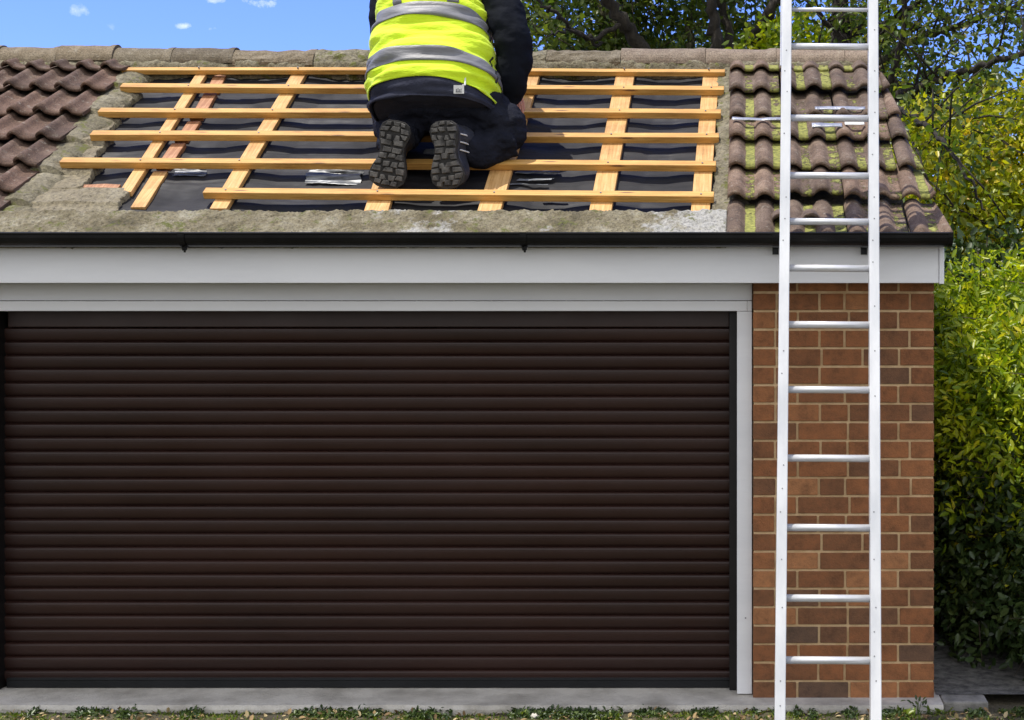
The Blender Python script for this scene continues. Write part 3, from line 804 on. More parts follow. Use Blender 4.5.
def tgrid(name, th0, th1, t0, t1, n1, n2, off, mat, parent, thick=0, wr=1.0, tfn=None, closed=False):
    mb = MB(); vs = []
    for j in range(n2+1):
        for i in range(n1+1):
            th = th0+(th1-th0)*i/n1
            a, b = (t0, t1) if tfn is None else tfn(th)
            vs.append(TS(th, a+(b-a)*j/n2, off, wr))
    fs = [(j*(n1+1)+i, j*(n1+1)+i+1, (j+1)*(n1+1)+i+1, (j+1)*(n1+1)+i) for j in range(n2) for i in range(n1)]
    mb.add(vs, fs)
    o = mb.build(name, mat, parent, smooth=True)
    if thick:
        m = o.modifiers.new('s', 'SOLIDIFY'); m.thickness = thick; m.offset = 1
    return o
PI = math.pi
# body: one continuous skinned figure
def skin_body():
    V = []; E = []; Rr = []
    def add(p, r, prev=None):
        V.append(p); Rr.append(r)
        if prev is not None: E.append((prev, len(V)-1))
        return len(V)-1
    pel = add(W(433, 92, 6.46), .12)
    sp1 = add(W(432, 50, 6.51), .12, pel); ch = add(W(436, -15, 6.64), .13, sp1); nk = add(W(440, -72, 6.78), .055, ch)
    h1 = add(W(441, -95, 6.86), .075, nk); h2 = add(W(441, -118, 6.92), .088, h1); add(W(441, -134, 6.93), .06, h2)
    # arms
    def arm(sh, el_, wr_, hdir, s):
        a = add(sh, .06, ch); b = add(el_, .045, a); c = add(wr_, .027, b)
        palm = wr_+hdir*.05; p = add(palm, .028, c)
        side = hdir.cross(Vector((0, -.4, 1))).normalized()
        for k, (o_, ln) in enumerate(((-.030, .030), (-.010, .036), (.010, .033), (.030, .026))):
            q = add(palm+side*o_+hdir*.035, .009, p); q2 = add(palm+side*o_*1.1+hdir*(.035+ln)+Vector((0, 0, -.012)), .008, q); add(palm+side*o_*1.1+hdir*(.03+ln*1.5)+Vector((0, 0, -.035)), .007, q2)
        q = add(palm+side*.035*s-hdir*.01, .010, p); add(palm+side*.055*s+hdir*.02+Vector((0, 0, -.01)), .009, q)
    arm(W(486, -38, 6.66), W(513, 45, 6.50), W(510, 79, 6.57), Vector((.35, .25, -.9)).normalized(), -1)
    arm(W(388, -38, 6.66), W(381, 42, 6.62), W(395, 60, 6.85), Vector((.1, .9, -.3)).normalized(), 1)
    for s, kn, an in ((1, (508, 136, 6.43), (452, 148, 6.38)), (-1, (392, 112, 6.68), (394, 142, 6.38))):
        a = add(W(433+s*20, 100, 6.45), .07, pel); b = add(W(*kn), .045, a); c = add(W(*an), .035, b)
        add(W(an[0]-2, an[1]+22, an[2]-.06), .035, c)
    me = bpy.data.meshes.new('body'); me.from_pydata([tuple(v) for v in V], E, [])
    o = bpy.data.objects.new('body_tmp', me); COL.objects.link(o)
    m = o.modifiers.new('k', 'SKIN'); 
    for i, r in enumerate(Rr): me.skin_vertices[0].data[i].radius = (r, r)
    me.skin_vertices[0].data[0].use_root = True
    s_ = o.modifiers.new('s', 'SUBSURF'); s_.levels = 2; s_.render_levels = 2
    dg = bpy.context.evaluated_depsgraph_get(); ev = o.evaluated_get(dg); out = bpy.data.meshes.new_from_object(ev)
    bpy.data.objects.remove(o); out.materials.clear(); return out
hd_c = W(441, -116, 6.91)
bm_body = skin_body()
# face: nose, ears folded into the same mesh
bmx = bmesh.new(); bmx.from_mesh(bm_body)
for cc, sc in (((0, .085, -.035), (.016, .03, .022)), ((-.082, 0, -.01), (.012, .02, .03)), ((.082, 0, -.01), (.012, .02, .03)), ((0, .075, -.075), (.028, .012, .008)), ((-.03, .078, -.01), (.013, .01, .009)), ((.03, .078, -.01), (.013, .01, .009))):
    bmesh.ops.create_icosphere(bmx, subdivisions=2, radius=1, matrix=Matrix.Translation(hd_c+Vector(cc)) @ Matrix.Diagonal((*sc, 1)))
bmx.to_mesh(bm_body); bmx.free()
link('body', bm_body, M['skin'], PR, smooth=True)
bmx = bmesh.new(); bmesh.ops.create_icosphere(bmx, subdivisions=4, radius=1, matrix=Matrix.Translation(hd_c+Vector((0, -.018, .02))) @ Matrix.Diagonal((.098, .10, .105, 1)))
for v in list(bmx.verts):
    r = v.co-hd_c
    if r.y > .03 and r.z < .045: v.co = hd_c+r*.78
    v.co += (v.co-hd_c)*.05*noise.noise(v.co*40)
me = bpy.data.meshes.new('hair'); bmx.to_mesh(me); bmx.free(); link('hair', me, M['hair'], PR, smooth=True)

def remeshed(mb, name, mat, parent, vox=.012, wr=.006, sc=9, sm=3):
    me = mb.mesh(name); o = bpy.data.objects.new('tmp', me); COL.objects.link(o)
    m = o.modifiers.new('r', 'REMESH'); m.mode = 'VOXEL'; m.voxel_size = vox
    m = o.modifiers.new('s', 'SMOOTH'); m.iterations = sm; m.factor = .6
    dg = bpy.context.evaluated_depsgraph_get(); out = bpy.data.meshes.new_from_object(o.evaluated_get(dg)); bpy.data.objects.remove(o)
    for v, nrm in [(v, v.normal.copy()) for v in out.vertices]:
        k = fbm(v.co.x*sc, v.co.y*sc, v.co.z*sc*1.6, 3)
        v.co += nrm*k*wr
    out.materials.clear(); return link(name, out, mat, parent, smooth=True)
def limb(mb, pts, rad, n=20, k=7):
    P = [Vector(p) for p in pts]; Q = []; RR = []
    for i in range(len(P)-1):
        g = [P[max(0, min(len(P)-1, i+j))] for j in (-1, 0, 1, 2)]; r = [rad[max(0, min(len(P)-1, i+j))] for j in (-1, 0, 1, 2)]
        for j in range(k):
            Q.append(cr(*g, j/k)); RR.append(cr(*r, j/k))
    Q.append(P[-1]); RR.append(rad[-1]); mb.tube(Q, RR, n)
def ball(mb, c, r, sz=(1, 1, 1)):
    vs = []; fs = []; A, B = 12, 18
    for i in range(A+1):
        for j in range(B):
            t_, f_ = math.pi*i/A, 2*math.pi*j/B
            vs.append((c[0]+r*sz[0]*math.sin(t_)*math.cos(f_), c[1]+r*sz[1]*math.sin(t_)*math.sin(f_), c[2]+r*sz[2]*math.cos(t_)))
    for i in range(A):
        for j in range(B): fs.append((i*B+j, (i+1)*B+j, (i+1)*B+(j+1) % B, i*B+(j+1) % B))
    mb.add(vs, fs)
# trousers
mb = MB()
ball(mb, W(433, 106, 6.48), .16, (1.42, .95, .75))
limb(mb, [W(455, 104, 6.44), W(482, 109, 6.42), W(506, 126, 6.42), W(508, 134, 6.42)], [.112, .105, .090, .072])
ball(mb, W(476, 132, 6.42), .070)
ball(mb, W(509, 134, 6.42), .082)
limb(mb, [W(511, 141, 6.40), W(486, 149, 6.36), W(462, 150, 6.33), W(450, 147, 6.31)], [.078, .079, .074, .058])
limb(mb, [W(414, 104, 6.44), W(402, 110, 6.58), W(392, 112, 6.70)], [.125, .11, .088]); ball(mb, W(392, 112, 6.70), .085)
limb(mb, [W(390, 118, 6.68), W(392, 132, 6.50), W(394, 146, 6.33)], [.085, .078, .062])
limb(mb, [W(408, 118, 6.60), W(410, 132, 6.46), W(408, 140, 6.36)], [.08, .07, .05])
remeshed(mb, 'trousers', M['trousers'], PR, .008, .022, 8, 2)
# jacket body and sleeves
mb = MB(); n1, n2 = 64, 40; vs = []
for j in range(n2+1):
    for i in range(n1): vs.append(TS(2*PI*i/n1, .06+5.9*j/n2, 0, 1))
fs = [(j*n1+i, j*n1+(i+1) % n1, (j+1)*n1+(i+1) % n1, (j+1)*n1+i) for j in range(n2) for i in range(n1)]
fs += [tuple(range(n1)), tuple(n2*n1+i for i in range(n1))]
mb.add(vs, fs); remeshed(mb, 'jacket', M['jacket'], PR, .010, .004, 8, 2)
mb = MB()
limb(mb, [W(478, -38, 6.62), W(498, -5, 6.55), W(511, 32, 6.48), W(514, 60, 6.48), W(511, 84, 6.50), W(509, 101, 6.55)], [.09, .088, .082, .080, .068, .058])
ball(mb, W(478, -38, 6.62), .085)
remeshed(mb, 'sleeve', M['sweater'], PR, .009, .010, 9, 3)
mb = MB()
limb(mb, [W(396, -38, 6.66), W(388, -5, 6.64), W(384, 38, 6.62), W(390, 56, 6.74), W(398, 62, 6.86)], [.08, .075, .065, .06, .048])
remeshed(mb, 'sleeve', M['sweater'], PR, .009, .008, 9, 3)
# vest
def vt(th):
    s = math.cos(th); return (.64-.22*s-.10*abs(s)**3 if s > 0 else .64+.12*s), 5.35
vest = tgrid('hi_vis_vest', 0, 2*PI, 0, 0, 160, 90, .018, M['hivis'], PR, thick=.004, wr=1.15, tfn=vt)
def band(t0, t1, th0=0, th1=2*PI, n=140, bow=0):
    def tf(th): s = math.cos(th); return t0-.10*max(0, s)**2, t1-.10*max(0, s)**2
    return tgrid('reflective_band', th0, th1, t0, t1, n, 6, .0245, M['tape'], vest, wr=1.15, thick=.002, tfn=tf)
band(1.06, 1.42); band(2.22, 2.58)
for c0 in (-2.02, -1.18):
    tgrid('reflective_band', c0-.10, c0+.10, 2.581, 5.0, 8, 40, .0245, M['tape'], vest, wr=1.15, thick=.002)
tgrid('jacket_hem', 0, 2*PI, 0, 0, 120, 16, .008, M['jacket'], PR, thick=.005, wr=1.1, tfn=lambda th: (.0, .95))
# dark side ties
for t0, t1 in ((.9, 1.6), (2.0, 2.7)):
    tgrid('side_tie', -.30, -.25, t0, t1, 2, 20, .0270, M['black'], vest, wr=1.15, thick=.002)
# little label hanging at the hem of the jacket
th = -1.13
mb = MB(); p = TS(th, .30, .016); q = TS(th, .55, .016)
lb = W(461.5, 99, 1); 
P0 = TS(-1.12, .28, .018); 
mb = MB(); mb.box(P0.x-.022, P0.x+.022, P0.y-.006, P0.y-.003, P0.z-.017, P0.z+.019); tg = mb.build('jacket_label', M['cream'], PR)
mb = MB()
for k, (dx, w_, dz, h_) in enumerate(((-.010, .004, -.004, .014), (-.003, .003, -.002, .016), (.004, .004, -.004, .012), (.010, .002, .0, .010), (0, .026, -.010, .003))):
    mb.box(P0.x+dx-w_/2-(.0), P0.x+dx+w_/2, P0.y-.0075, P0.y-.0065, P0.z+dz-h_/2, P0.z+dz+h_/2)
mb.build('print', M['ink'], tg)
Q0 = TS(-1.02, .45, .018); mb = MB(); mb.tube([P0+Vector((.016, -.004, .019)), Q0+Vector((.0, -.006, .0)), TS(-1.0, .72, .015)], .004, 6); mb.build('label_tape', M['cream'], tg)

# boots : sole faces the camera, toe down
def sole_outline(mir):
    pts = [(0, 1.0), (-.045, .99), (-.075, .93), (-.085, .83), (-.078, .70), (-.062, .56), (-.066, .44), (-.090, .30), (-.102, .18), (-.088, .07), (-.045, .005),
           (.01, -.01), (.060, .02), (.092, .10), (.100, .22), (.088, .36), (.066, .50), (.062, .62), (.076, .74), (.083, .85), (.070, .94), (.042, .99)]
    return [(x*mir, y) for x, y in pts]
def boot(top, bot, Yt, Yb, mir, wscale=.68, turn=0):
    A = W(top[0], top[1], Yt); B = W(bot[0], bot[1], Yb); up = (A-B); Ln = up.length; upn = up.normalized()
    sd_ = Vector((1, 0, 0)); sd_ = (sd_-upn*sd_.dot(upn)).normalized(); fw = sd_.cross(upn).normalized()
    if fw.y < 0: fw = -fw
    fw = (fw+sd_*turn).normalized()                    # away from the camera
    ol = sole_outline(mir)
    if mir < 0: ol = ol[::-1]
    def P(x, y, d): return B+sd_*x*wscale+upn*(y*Ln)+fw*d
    mb = MB(); lv = []
    prof = [(1.0, .016), (1.0, .030), (.96, .032), (.93, .055), (.86, .085), (.72, .105), (.45, .118)]
    N = len(ol)
    for sc, d in prof:
        for x, y in ol:
            cy = .45; dd = d*(1.0 if y > .35 else .62+.38*y/.35)
            lv.append(P(x*sc, cy+(y-cy)*(sc*.5+.5), dd))
    fs = [(j*N+i, j*N+(i+1) % N, (j+1)*N+(i+1) % N, (j+1)*N+i) for j in range(len(prof)-1) for i in range(N)]
    fs += [tuple(range(N)), tuple((len(prof)-1)*N+i for i in range(N))]
    mb.add(lv, fs)
    mb.tube([P(0, .80, .05), P(0, .78, .12), P(0, .72, .19)], [.050, .056, .060], 18)     # ankle shaft
    bo = mb.build('boot', M['boot'], PR, smooth=False)
    sm = bo.modifiers.new('ss', 'SUBSURF'); sm.levels = 1; sm.render_levels = 2
    # laces on the outer side
    mb = MB()
    mb.add([P(x*1.03, .47+(y-.47)*1.02, d) for d in (.004, .020) for x, y in ol], [(i, (i+1) % N, N+(i+1) % N, N+i) for i in range(N)]+[tuple(range(N)), tuple(N+i for i in range(N))])
    so_ = mb.build('sole', M['sole_base'], bo, bevel=.002)
    # lugs
    def inside(x, y):
        c = False; j = N-1
        for i in range(N):
            xi, yi = ol[i]; xj, yj = ol[j]
            if (yi > y) != (yj > y) and x < (xj-xi)*(y-yi)/(yj-yi)+xi: c = not c
            j = i
        return c
    mb = MB(); rows = 10
    for r in range(rows):
        y0, y1 = r/rows+.009, (r+1)/rows-.009
        ym = (y0+y1)/2
        xs_ = [x for x in np.linspace(-.12, .12, 121) if inside(x, ym)]
        if not xs_: continue
        l0, l1 = xs_[0], xs_[-1]; nn_ = 3 if (r % 2 == 0 or l1-l0 < .13) else 4
        if r in (5, 6): nn_ = 2
        for k in range(nn_):
            a = l0+(l1-l0)*k/nn_+.0035; b = l0+(l1-l0)*(k+1)/nn_-.0035
            sh = random.uniform(-.010, .010)+(.014 if k in (0, nn_-1) else -.006)
            j_ = [random.uniform(-.011, .011)*.9 for _ in range(8)]; sh += (.030 if (nn_ == 3 and k == 1) else 0)
            a_, b_ = a, b
            q = [(a_+j_[0], y0+sh+j_[1]*.8), (b_+j_[2], y0+sh-j_[3]*.8), (b_+j_[4], y1+sh+j_[5]), (a_+j_[6], y1+sh-j_[7])]
            q2 = []
            for x, y in q:
                for _ in range(30):
                    if inside(x, y): break
                    x *= .95; y = .5+(y-.5)*.985
                q2.append((x, y))
            q = q2
            cxm = sum(x for x, _ in q)/4; cym = sum(y for _, y in q)/4
            vs = [P(x, y, .0045) for x, y in q]+[P(cxm+(x-cxm)*.84, cym+(y-cym)*.84, -.0055) for x, y in q]
            mb.add(vs, [(0,1,2,3), (4,7,6,5), (0,4,5,1), (1,5,6,2), (2,6,7,3), (3,7,4,0)])
    mb.build('lugs', M['lug'], so_, bevel=.0012)
    return bo, P
b1, _ = boot((397, 121), (385, 187), 6.185, 6.19, 1, .78)
b2, PP = boot((442, 121), (448, 188), 6.185, 6.19, -1, .70, .42)
mb = MB()
for k in range(3):
    y = .80-.12*k; mb.tube([PP(.078-.004*k, y, .030), PP(.088-.006*k, y-.02, .065), PP(.070, y-.03, .095)], .0032, 6)
mb.build('laces', M['cream'], b2)

# ------------------------------------------------------------------ vegetation
def leaves(name, P, size, mat, parent, tint, up=.5, asp=.55, fold=.25, out=None):
    """P (n,3) leaf bases; builds folded six-point leaves in one mesh"""
    n = len(P); size = np.broadcast_to(size, (n,)).reshape(n, 1)
    d = rng.normal(size=(n, 3)); d[:, 2] -= .25
    if out is not None: d += out*1.2
    d /= np.linalg.norm(d, axis=1, keepdims=True)
    nr = rng.normal(size=(n, 3))*.75; nr[:, 2] += up; nr[:, 1] -= .25
    nr -= d*np.sum(nr*d, axis=1, keepdims=True); nr /= np.linalg.norm(nr, axis=1, keepdims=True)
    sd = np.cross(d, nr)
    w_ = size*asp*.5
    V = np.empty((n, 6, 3))
    V[:, 0] = P; V[:, 3] = P+d*size-nr*size*.10
    V[:, 1] = P+d*size*.28+sd*w_*.85+nr*size*fold*.3; V[:, 2] = P+d*size*.66+sd*w_*.80+nr*size*fold*.25
    V[:, 5] = P+d*size*.28-sd*w_*.85+nr*size*fold*.3; V[:, 4] = P+d*size*.66-sd*w_*.80+nr*size*fold*.25
    base = np.arange(n)[:, None]*6
    Fq = np.concatenate([base+np.array([[0, 1, 2, 3]]), base+np.array([[0, 3, 4, 5]])], axis=1).reshape(-1)
    me = bpy.data.meshes.new(name); me.vertices.add(n*6); me.vertices.foreach_set('co', V.reshape(-1))
    me.loops.add(n*8); me.loops.foreach_set('vertex_index', Fq.astype(np.int32))
    me.polygons.add(n*2); me.polygons.foreach_set('loop_start', np.arange(n*2, dtype=np.int32)*4)
    me.update(calc_edges=True)
    at = me.attributes.new('tint', 'FLOAT', 'FACE'); at.data.foreach_set('value', np.repeat(np.clip(tint, 0, 1), 2).astype(np.float32))
    return link(name, me, mat, parent)

def clumps(ells, ntw, per, spread=.07, tw=.22, shell=.45):
    """twigs inside a list of ellipsoids (cx,cy,cz,rx,ry,rz,weight); returns leaf bases, twig ids and twig segments"""
    wts = np.array([e[3]*e[4]*e[5]*e[6] for e in ells]); wts /= wts.sum()
    idx = rng.choice(len(ells), ntw, p=wts); E = np.array(ells)[idx]
    d = rng.normal(size=(ntw, 3)); d /= np.linalg.norm(d, axis=1, keepdims=True)
    r = (shell+(1-shell)*rng.random(ntw)**.7)[:, None]
    c = E[:, :3]+d*r*E[:, 3:6]
    dr = d+rng.normal(size=(ntw, 3))*.6; dr[:, 2] += .15; dr /= np.linalg.norm(dr, axis=1, keepdims=True)
    k = rng.poisson(per, ntw)+2; rep = np.repeat(np.arange(ntw), k)
    s = rng.random(len(rep))[:, None]
    P = c[rep]+dr[rep]*(s-.3)*tw+rng.normal(size=(len(rep), 3))*spread*(.35+.65*(1-s))
    return P, rep, c-dr*tw*.3, c+dr*tw*.7, d[rep]
def twigs(a, b, mat, parent, name='twigs', r=.004, step=1):
    mb = MB()
    for i in range(0, len(a), step): mb.tube([a[i], (a[i]+b[i])/2+rng.normal(size=3)*.01, b[i]], [r, r*.7, r*.3], 4, cap=False)
    return tag(mb.build(name, mat, parent), kind='stuff')
def wob(pts, r0, r1, n=8, amp=.05):
    P = [Vector(p) for p in pts]; Q = []; RR = []
    tot = (len(P)-1)*n
    for i in range(len(P)-1):
        g = [P[max(0, min(len(P)-1, i+j))] for j in (-1, 0, 1, 2)]
        for j in range(n):
            Q.append(cr(*g, j/n)+Vector((random.uniform(-amp, amp), random.uniform(-amp, amp), random.uniform(-amp, amp)))*.5); f = (i*n+j)/tot; RR.append(r0+(r1-r0)*f)
    Q.append(P[-1]); RR.append(r1); return Q, RR

# --- big tree behind the ridge
YT = 11.6
T1 = empty('broadleaf_tree', (W(700, 0, YT).x, YT, 0), 'dark trunked tree with several leaning limbs behind the middle of the ridge', 'tree')
mb = MB(); base = Vector((W(700, 0, YT).x, YT, -.05)); fork = W(700, 135, YT)
mb.tube(*wob([base, base+Vector((.05, 0, 1.2)), fork], .30, .22, 6, .03), 12)
trunk = mb.build('trunk', M['bark'], T1, smooth=True)
def limb_(pts, r0, r1, m='bark', n=8, amp=.05):
    mb = MB(); Q, RR = wob(pts, r0, r1, n, amp); mb.tube(Q, RR, 9); return mb.build('limb', M[m], T1, smooth=True), Q
mainl = []
for pts, r0, r1, m in [
    ([fork, W(668, 80, YT), W(640, 45, YT-.1), W(608, 0, YT-.3), W(570, -60, YT-.5), W(520, -160, YT-.9)], .17, .05, 'bark'),
    ([W(665, 85, YT), W(646, 50, YT+.4), W(612, 20, YT+.5), W(586, -10, YT+.7), W(560, -60, YT+.7)], .09, .04, 'bark_pale'),
    ([fork, W(716, 60, YT), W(712, 20, YT), W(709, -30, YT), W(700, -160, YT+.2)], .13, .06, 'bark'),
    ([fork+Vector((.1,0,0)), W(732, 60, YT+.2), W(724, 15, YT+.3), W(718, -30, YT+.3), W(735, -200, YT+.3)], .09, .04, 'bark'),
    ([fork, W(742, 80, YT-.2), W(755, 40, YT-.3), W(766, 20, YT-.4), W(782, -8, YT-.5), W(830, -100, YT-.7)], .16, .06, 'bark'),
    ([W(690, 60, YT+.6), W(690, 20, YT+.7), W(693, -20, YT+.7)], .07, .05, 'bark_pale'),
    ([W(625, 22, YT-.2), W(590, 38, YT-.4), W(560, 15, YT-.7), W(540, 2, YT-.9), W(520, -20, YT-1)], .045, .015, 'bark'),
    ([W(600, 45, YT-.3), W(570, 30, YT-.6), W(545, 38, YT-.9)], .03, .01, 'bark'),
    ([W(709, -20, YT), W(650, -30, YT-.5), W(620, -60, YT-.9)], .04, .015, 'bark')]:
    mainl.append(limb_(pts, r0*.48, r1*.5, m)[1])
ec = lambda px, py, Y, rx, ry, rz, w_=1: (*W(px, py, Y), rx, ry, rz, w_)
P, rep, ta, tb, dd = clumps([ec(580, -10, 12.3, .85, .6, .55, 1.0), ec(545, 40, 11.6, .30, .4, .22, 1.3), ec(600, 52, 12.6, .55, .4, .16, 1.8), ec(700, -40, 12.3, 1.1, .7, .75, .7), ec(640, -220, 12, 2.0, 1.3, 1.0, .35),
                             ec(760, -60, 12, .8, .7, .6, .7), ec(690, 45, 12.5, .9, .4, .30, 1.6), ec(590, 30, 12.6, .7, .3, .3, 1.4)], 2300, 7, .07, .25)
tb_ = rng.random(rep.max()+1)
leaves('crown', P, rng.uniform(.045, .085, len(P)), M['leaf_tree'], T1, .25+.45*tb_[rep]+.25*rng.random(len(P)), out=None)
twigs(ta, tb, M['twig'], T1, r=.005, step=2)

# --- right hand tree with long reaching boughs
YB = 10.0
T2 = empty('spreading_tree', (W(842, 0, YB).x, YB+.6, 0), 'tree at the right with long thin boughs reaching over the yellow shrub', 'tree')
mb = MB(); mb.tube(*wob([Vector((W(842, 0, YB).x, YB+.6, -.05)), W(846, 300, YB+.6), W(843, 100, YB+.6), W(842, 45, YB+.6), W(840, 0, YB+.6), W(836, -80, YB+.6)], .13, .045, 8, .03), 10)
mb.build('trunk', M['bark'], T2, smooth=True)
bl = []
def bough(pts, r0, r1, sub=6, m='bark'):
    mb = MB(); Q, RR = wob(pts, r0, r1, 8, .035); mb.tube(Q, RR, 7)
    for k in range(sub):
        i = random.randrange(4, len(Q)); d = Vector((random.uniform(-.2, .8), random.uniform(-.5, .4), random.uniform(-.7, .6))).normalized()*random.uniform(.25, .6)
        q = Q[i]; mb.tube([q, q+d*.5+Vector((0, 0, .03)), q+d], [RR[i]*.4, .007, .003], 5); bl.append((q, q+d))
    mb.build('bough', M[m], T2, smooth=True); bl.extend((Q[i], Q[i+1]) for i in range(6, len(Q)-1, 1))
bough([W(843, 110, YB+.5), W(888, 100, YB-.2), W(920, 86, YB-.4), W(960, 72, YB-.6), W(1000, 60, YB-.8), W(1060, 40, YB-1)], .036, .016, 20)
bough([W(842, 90, YB+.5), W(885, 58, YB), W(925, 36, YB-.1), W(960, 26, YB-.2), W(1000, 10, YB-.3), W(1050, -5, YB-.4)], .034, .011, 18, 'bark_pale')
bough([W(842, 60, YB+.5), W(880, 30, YB+.2), W(925, -2, YB), W(960, -30, YB)], .034, .013, 14)
bough([W(842, 40, YB+.6), W(825, 20, YB+.5), W(800, -5, YB+.5)], .03, .01, 6)
bough([W(842, 50, YB+.6), W(860, 25, YB+.5), W(880, -10, YB+.5)], .03, .01, 6)
bough([W(880, 102, YB-.2), W(895, 60, YB-.3), W(905, 20, YB-.3), W(900, -30, YB-.3)], .026, .010, 12)
bough([W(890, 103, YB-.3), W(930, 130, YB-1.2), W(960, 165, YB-1.6), W(985, 210, YB-1.7)], .022, .006, 6)
bough([W(930, 84, YB-.4), W(965, 125, YB-1.1), W(990, 160, YB-1.4)], .016, .005, 5)
bough([W(895, 103, YB-.3), W(915, 150, YB-1.2), W(935, 200, YB-1.5)], .016, .005, 4)
a = np.array([list(x[0]) for x in bl]); b = np.array([list(x[1]) for x in bl]); nb = len(a)
rep = np.repeat(np.arange(nb), rng.poisson(9, nb)); s = rng.random(len(rep))[:, None]
P = a[rep]+(b-a)[rep]*s+rng.normal(size=(len(rep), 3))*np.array([.13, .18, .10])
P2, rep2, ta, tb, dd = clumps([ec(905, 65, 10.0, .28, .4, .22, 1.2), ec(895, 10, 10.2, .35, .4, .25, 1.0), ec(1000, 25, 9.8, .35, .4, .30, 1.0), ec(1015, -20, 9.8, .5, .4, .35, .9), ec(985, 50, 9.6, .25, .3, .14, 1.2), ec(930, -50, 10, .9, .6, .35, .6), ec(840, -30, 10.6, .4, .4, .3, .6)], 300, 6, .06, .2)
P = np.concatenate([P, P2])
leaves('crown', P, rng.uniform(.035, .07, len(P)), M['leaf_tree'], T2, .2+.75*rng.random(len(P)))
twigs(ta, tb, M['twig'], T2, r=.004, step=1)

# --- shrubs
def shrub(name, label, cat, ells, ntw, per, size, mat, stems, base, spread=.06, tw=.2, up=.6, shell=.45, tstep=5, tshift=0, asp=.55):
    o = empty(name, base, label, cat)
    P, rep, ta, tb, dd = clumps(ells, ntw, per, spread, tw, shell)
    keep = (P[:, 2] > .05)
    # nothing grows into the garage
    keep &= ~((P[:, 0] < .80) & (P[:, 1] < 8.95) & (P[:, 2] < 3.0))
    tb_ = rng.random(rep.max()+1); P = P[keep]; rep = rep[keep]; dd = dd[keep]
    leaves('foliage', P, rng.uniform(size[0], size[1], len(P)), mat, o, tshift+.02+.62*tb_[rep]+.40*rng.random(len(P)), up=up, out=dd*.5, asp=asp)
    mb = MB()
    for k in range(stems):
        e = ells[k % len(ells)]; tip = Vector(e[:3])+Vector((random.uniform(-1, 1)*e[3]*.6, random.uniform(-1, 1)*e[4]*.5, e[5]*random.uniform(.2, .8)))
        bb = Vector(base)+Vector((random.uniform(-.2, .2), random.uniform(-.2, .2), -.02))
        mb.tube([bb, bb.lerp(tip, .45)+Vector((random.uniform(-.1, .1), 0, .05)), tip], [.028, .018, .006], 6)
    mb.build('stems', M['twig'], o, smooth=True)
    ok = (ta[:, 2] > .1) & ~((ta[:, 0] < .85) & (ta[:, 1] < 8.95)) & ~((tb[:, 0] < .85) & (tb[:, 1] < 8.95))
    twigs(ta[ok], tb[ok], M['twig'], o, r=.0035, step=tstep)
    return o
shrub('garden_shrub', 'golden yellow leaved shrub under the tree boughs, right of the roof slope', 'shrub',
      [ec(985, 175, 9.1, .62, .5, .42), ec(1010, 130, 9.3, .45, .4, .25), ec(945, 200, 9.0, .42, .4, .36), ec(925, 140, 9.4, .30, .3, .20), ec(1060, 190, 9.2, .7, .5, .6), ec(1000, 240, 8.8, .7, .35, .35, 1.3), ec(1000, 330, 9.3, 1.0, .5, .8, .3), ec(965, 120, 9.4, .30, .3, .16)],
      2300, 8, (.03, .062), M['leaf_gold'], 10, (1.9, 9.3, 0), tstep=6)
shrub('laurel_hedge', 'bright lime green hedge beside the brick pier, below the yellow shrub', 'hedge',
      [(1.55, 7.35, 1.45, .75, .55, .42, 1), (1.35, 6.80, 1.10, .50, .38, .50, 1.6), (2.2, 7.1, 1.2, .7, .6, .7, .6), (1.15, 7.5, 1.2, .36, .5, .60, 1), (1.6, 6.9, .55, .6, .5, .5, .9)],
      3400, 9, (.032, .062), M['leaf_lime'], 12, (1.6, 7.3, .03), tstep=6, asp=.42)
shrub('ivy_bush', 'dark green leafy bush filling the shade at the foot of the hedge', 'bush',
      [(1.10, 6.95, .42, .30, .32, .40, 1.2), (1.42, 6.62, .38, .30, .30, .40, 1), (1.75, 6.45, .40, .35, .35, .42, .8), (1.25, 7.4, .5, .42, .4, .5, .8), (1.22, 6.8, .70, .30, .25, .28, 1), (1.50, 6.28, .24, .36, .16, .25, 1.6), (1.16, 6.62, .2, .2, .16, .2, 1.5)],
      2300, 7, (.035, .06), M['leaf_dark'], 8, (1.4, 7.0, .03), tstep=6, up=.3)
shrub('shade_shrub', 'deep green shrub in the gap between yellow shrub and lime hedge', 'shrub',
      [(1.6, 8.3, 1.3, .9, .35, .75, 1), (1.2, 8.2, 1.25, .42, .3, .80, 1), (2.4, 8.3, 1.3, .8, .4, .8, .6)],
      1300, 7, (.05, .085), M['leaf_dark'], 8, (1.7, 8.5, .03), tstep=6, tshift=.1)
shrub('background_shrub', 'yellow green shrub peeping over the ridge behind the ladder', 'shrub',
      [ec(810, 52, 11.2, .55, .4, .25), ec(790, 50, 11.3, .25, .3, .16), ec(860, 40, 11.3, .35, .3, .28), ec(810, 130, 11.3, 1.0, .5, .6, .6)],
      900, 7, (.05, .08), M['leaf_lime'], 8, (.6, 11.3, 0), tstep=6)
shrub('far_thicket', 'low dark green thicket seen through the limbs just above the ridge', 'thicket',
      [ec(560, 70, 14.5, 1.0, .5, .30), ec(640, 62, 14.5, .8, .5, .26), ec(720, 60, 14.5, .8, .5, .35), ec(900, 120, 13.5, 1.2, .5, .5, .8), ec(1010, 130, 13.5, 1.2, .5, .55, .8), ec(700, 200, 14.5, 2.5, .6, 1.2, .4)],
      1100, 7, (.07, .11), M['leaf_tree'], 10, (-.3, 14.5, 0), tstep=7)

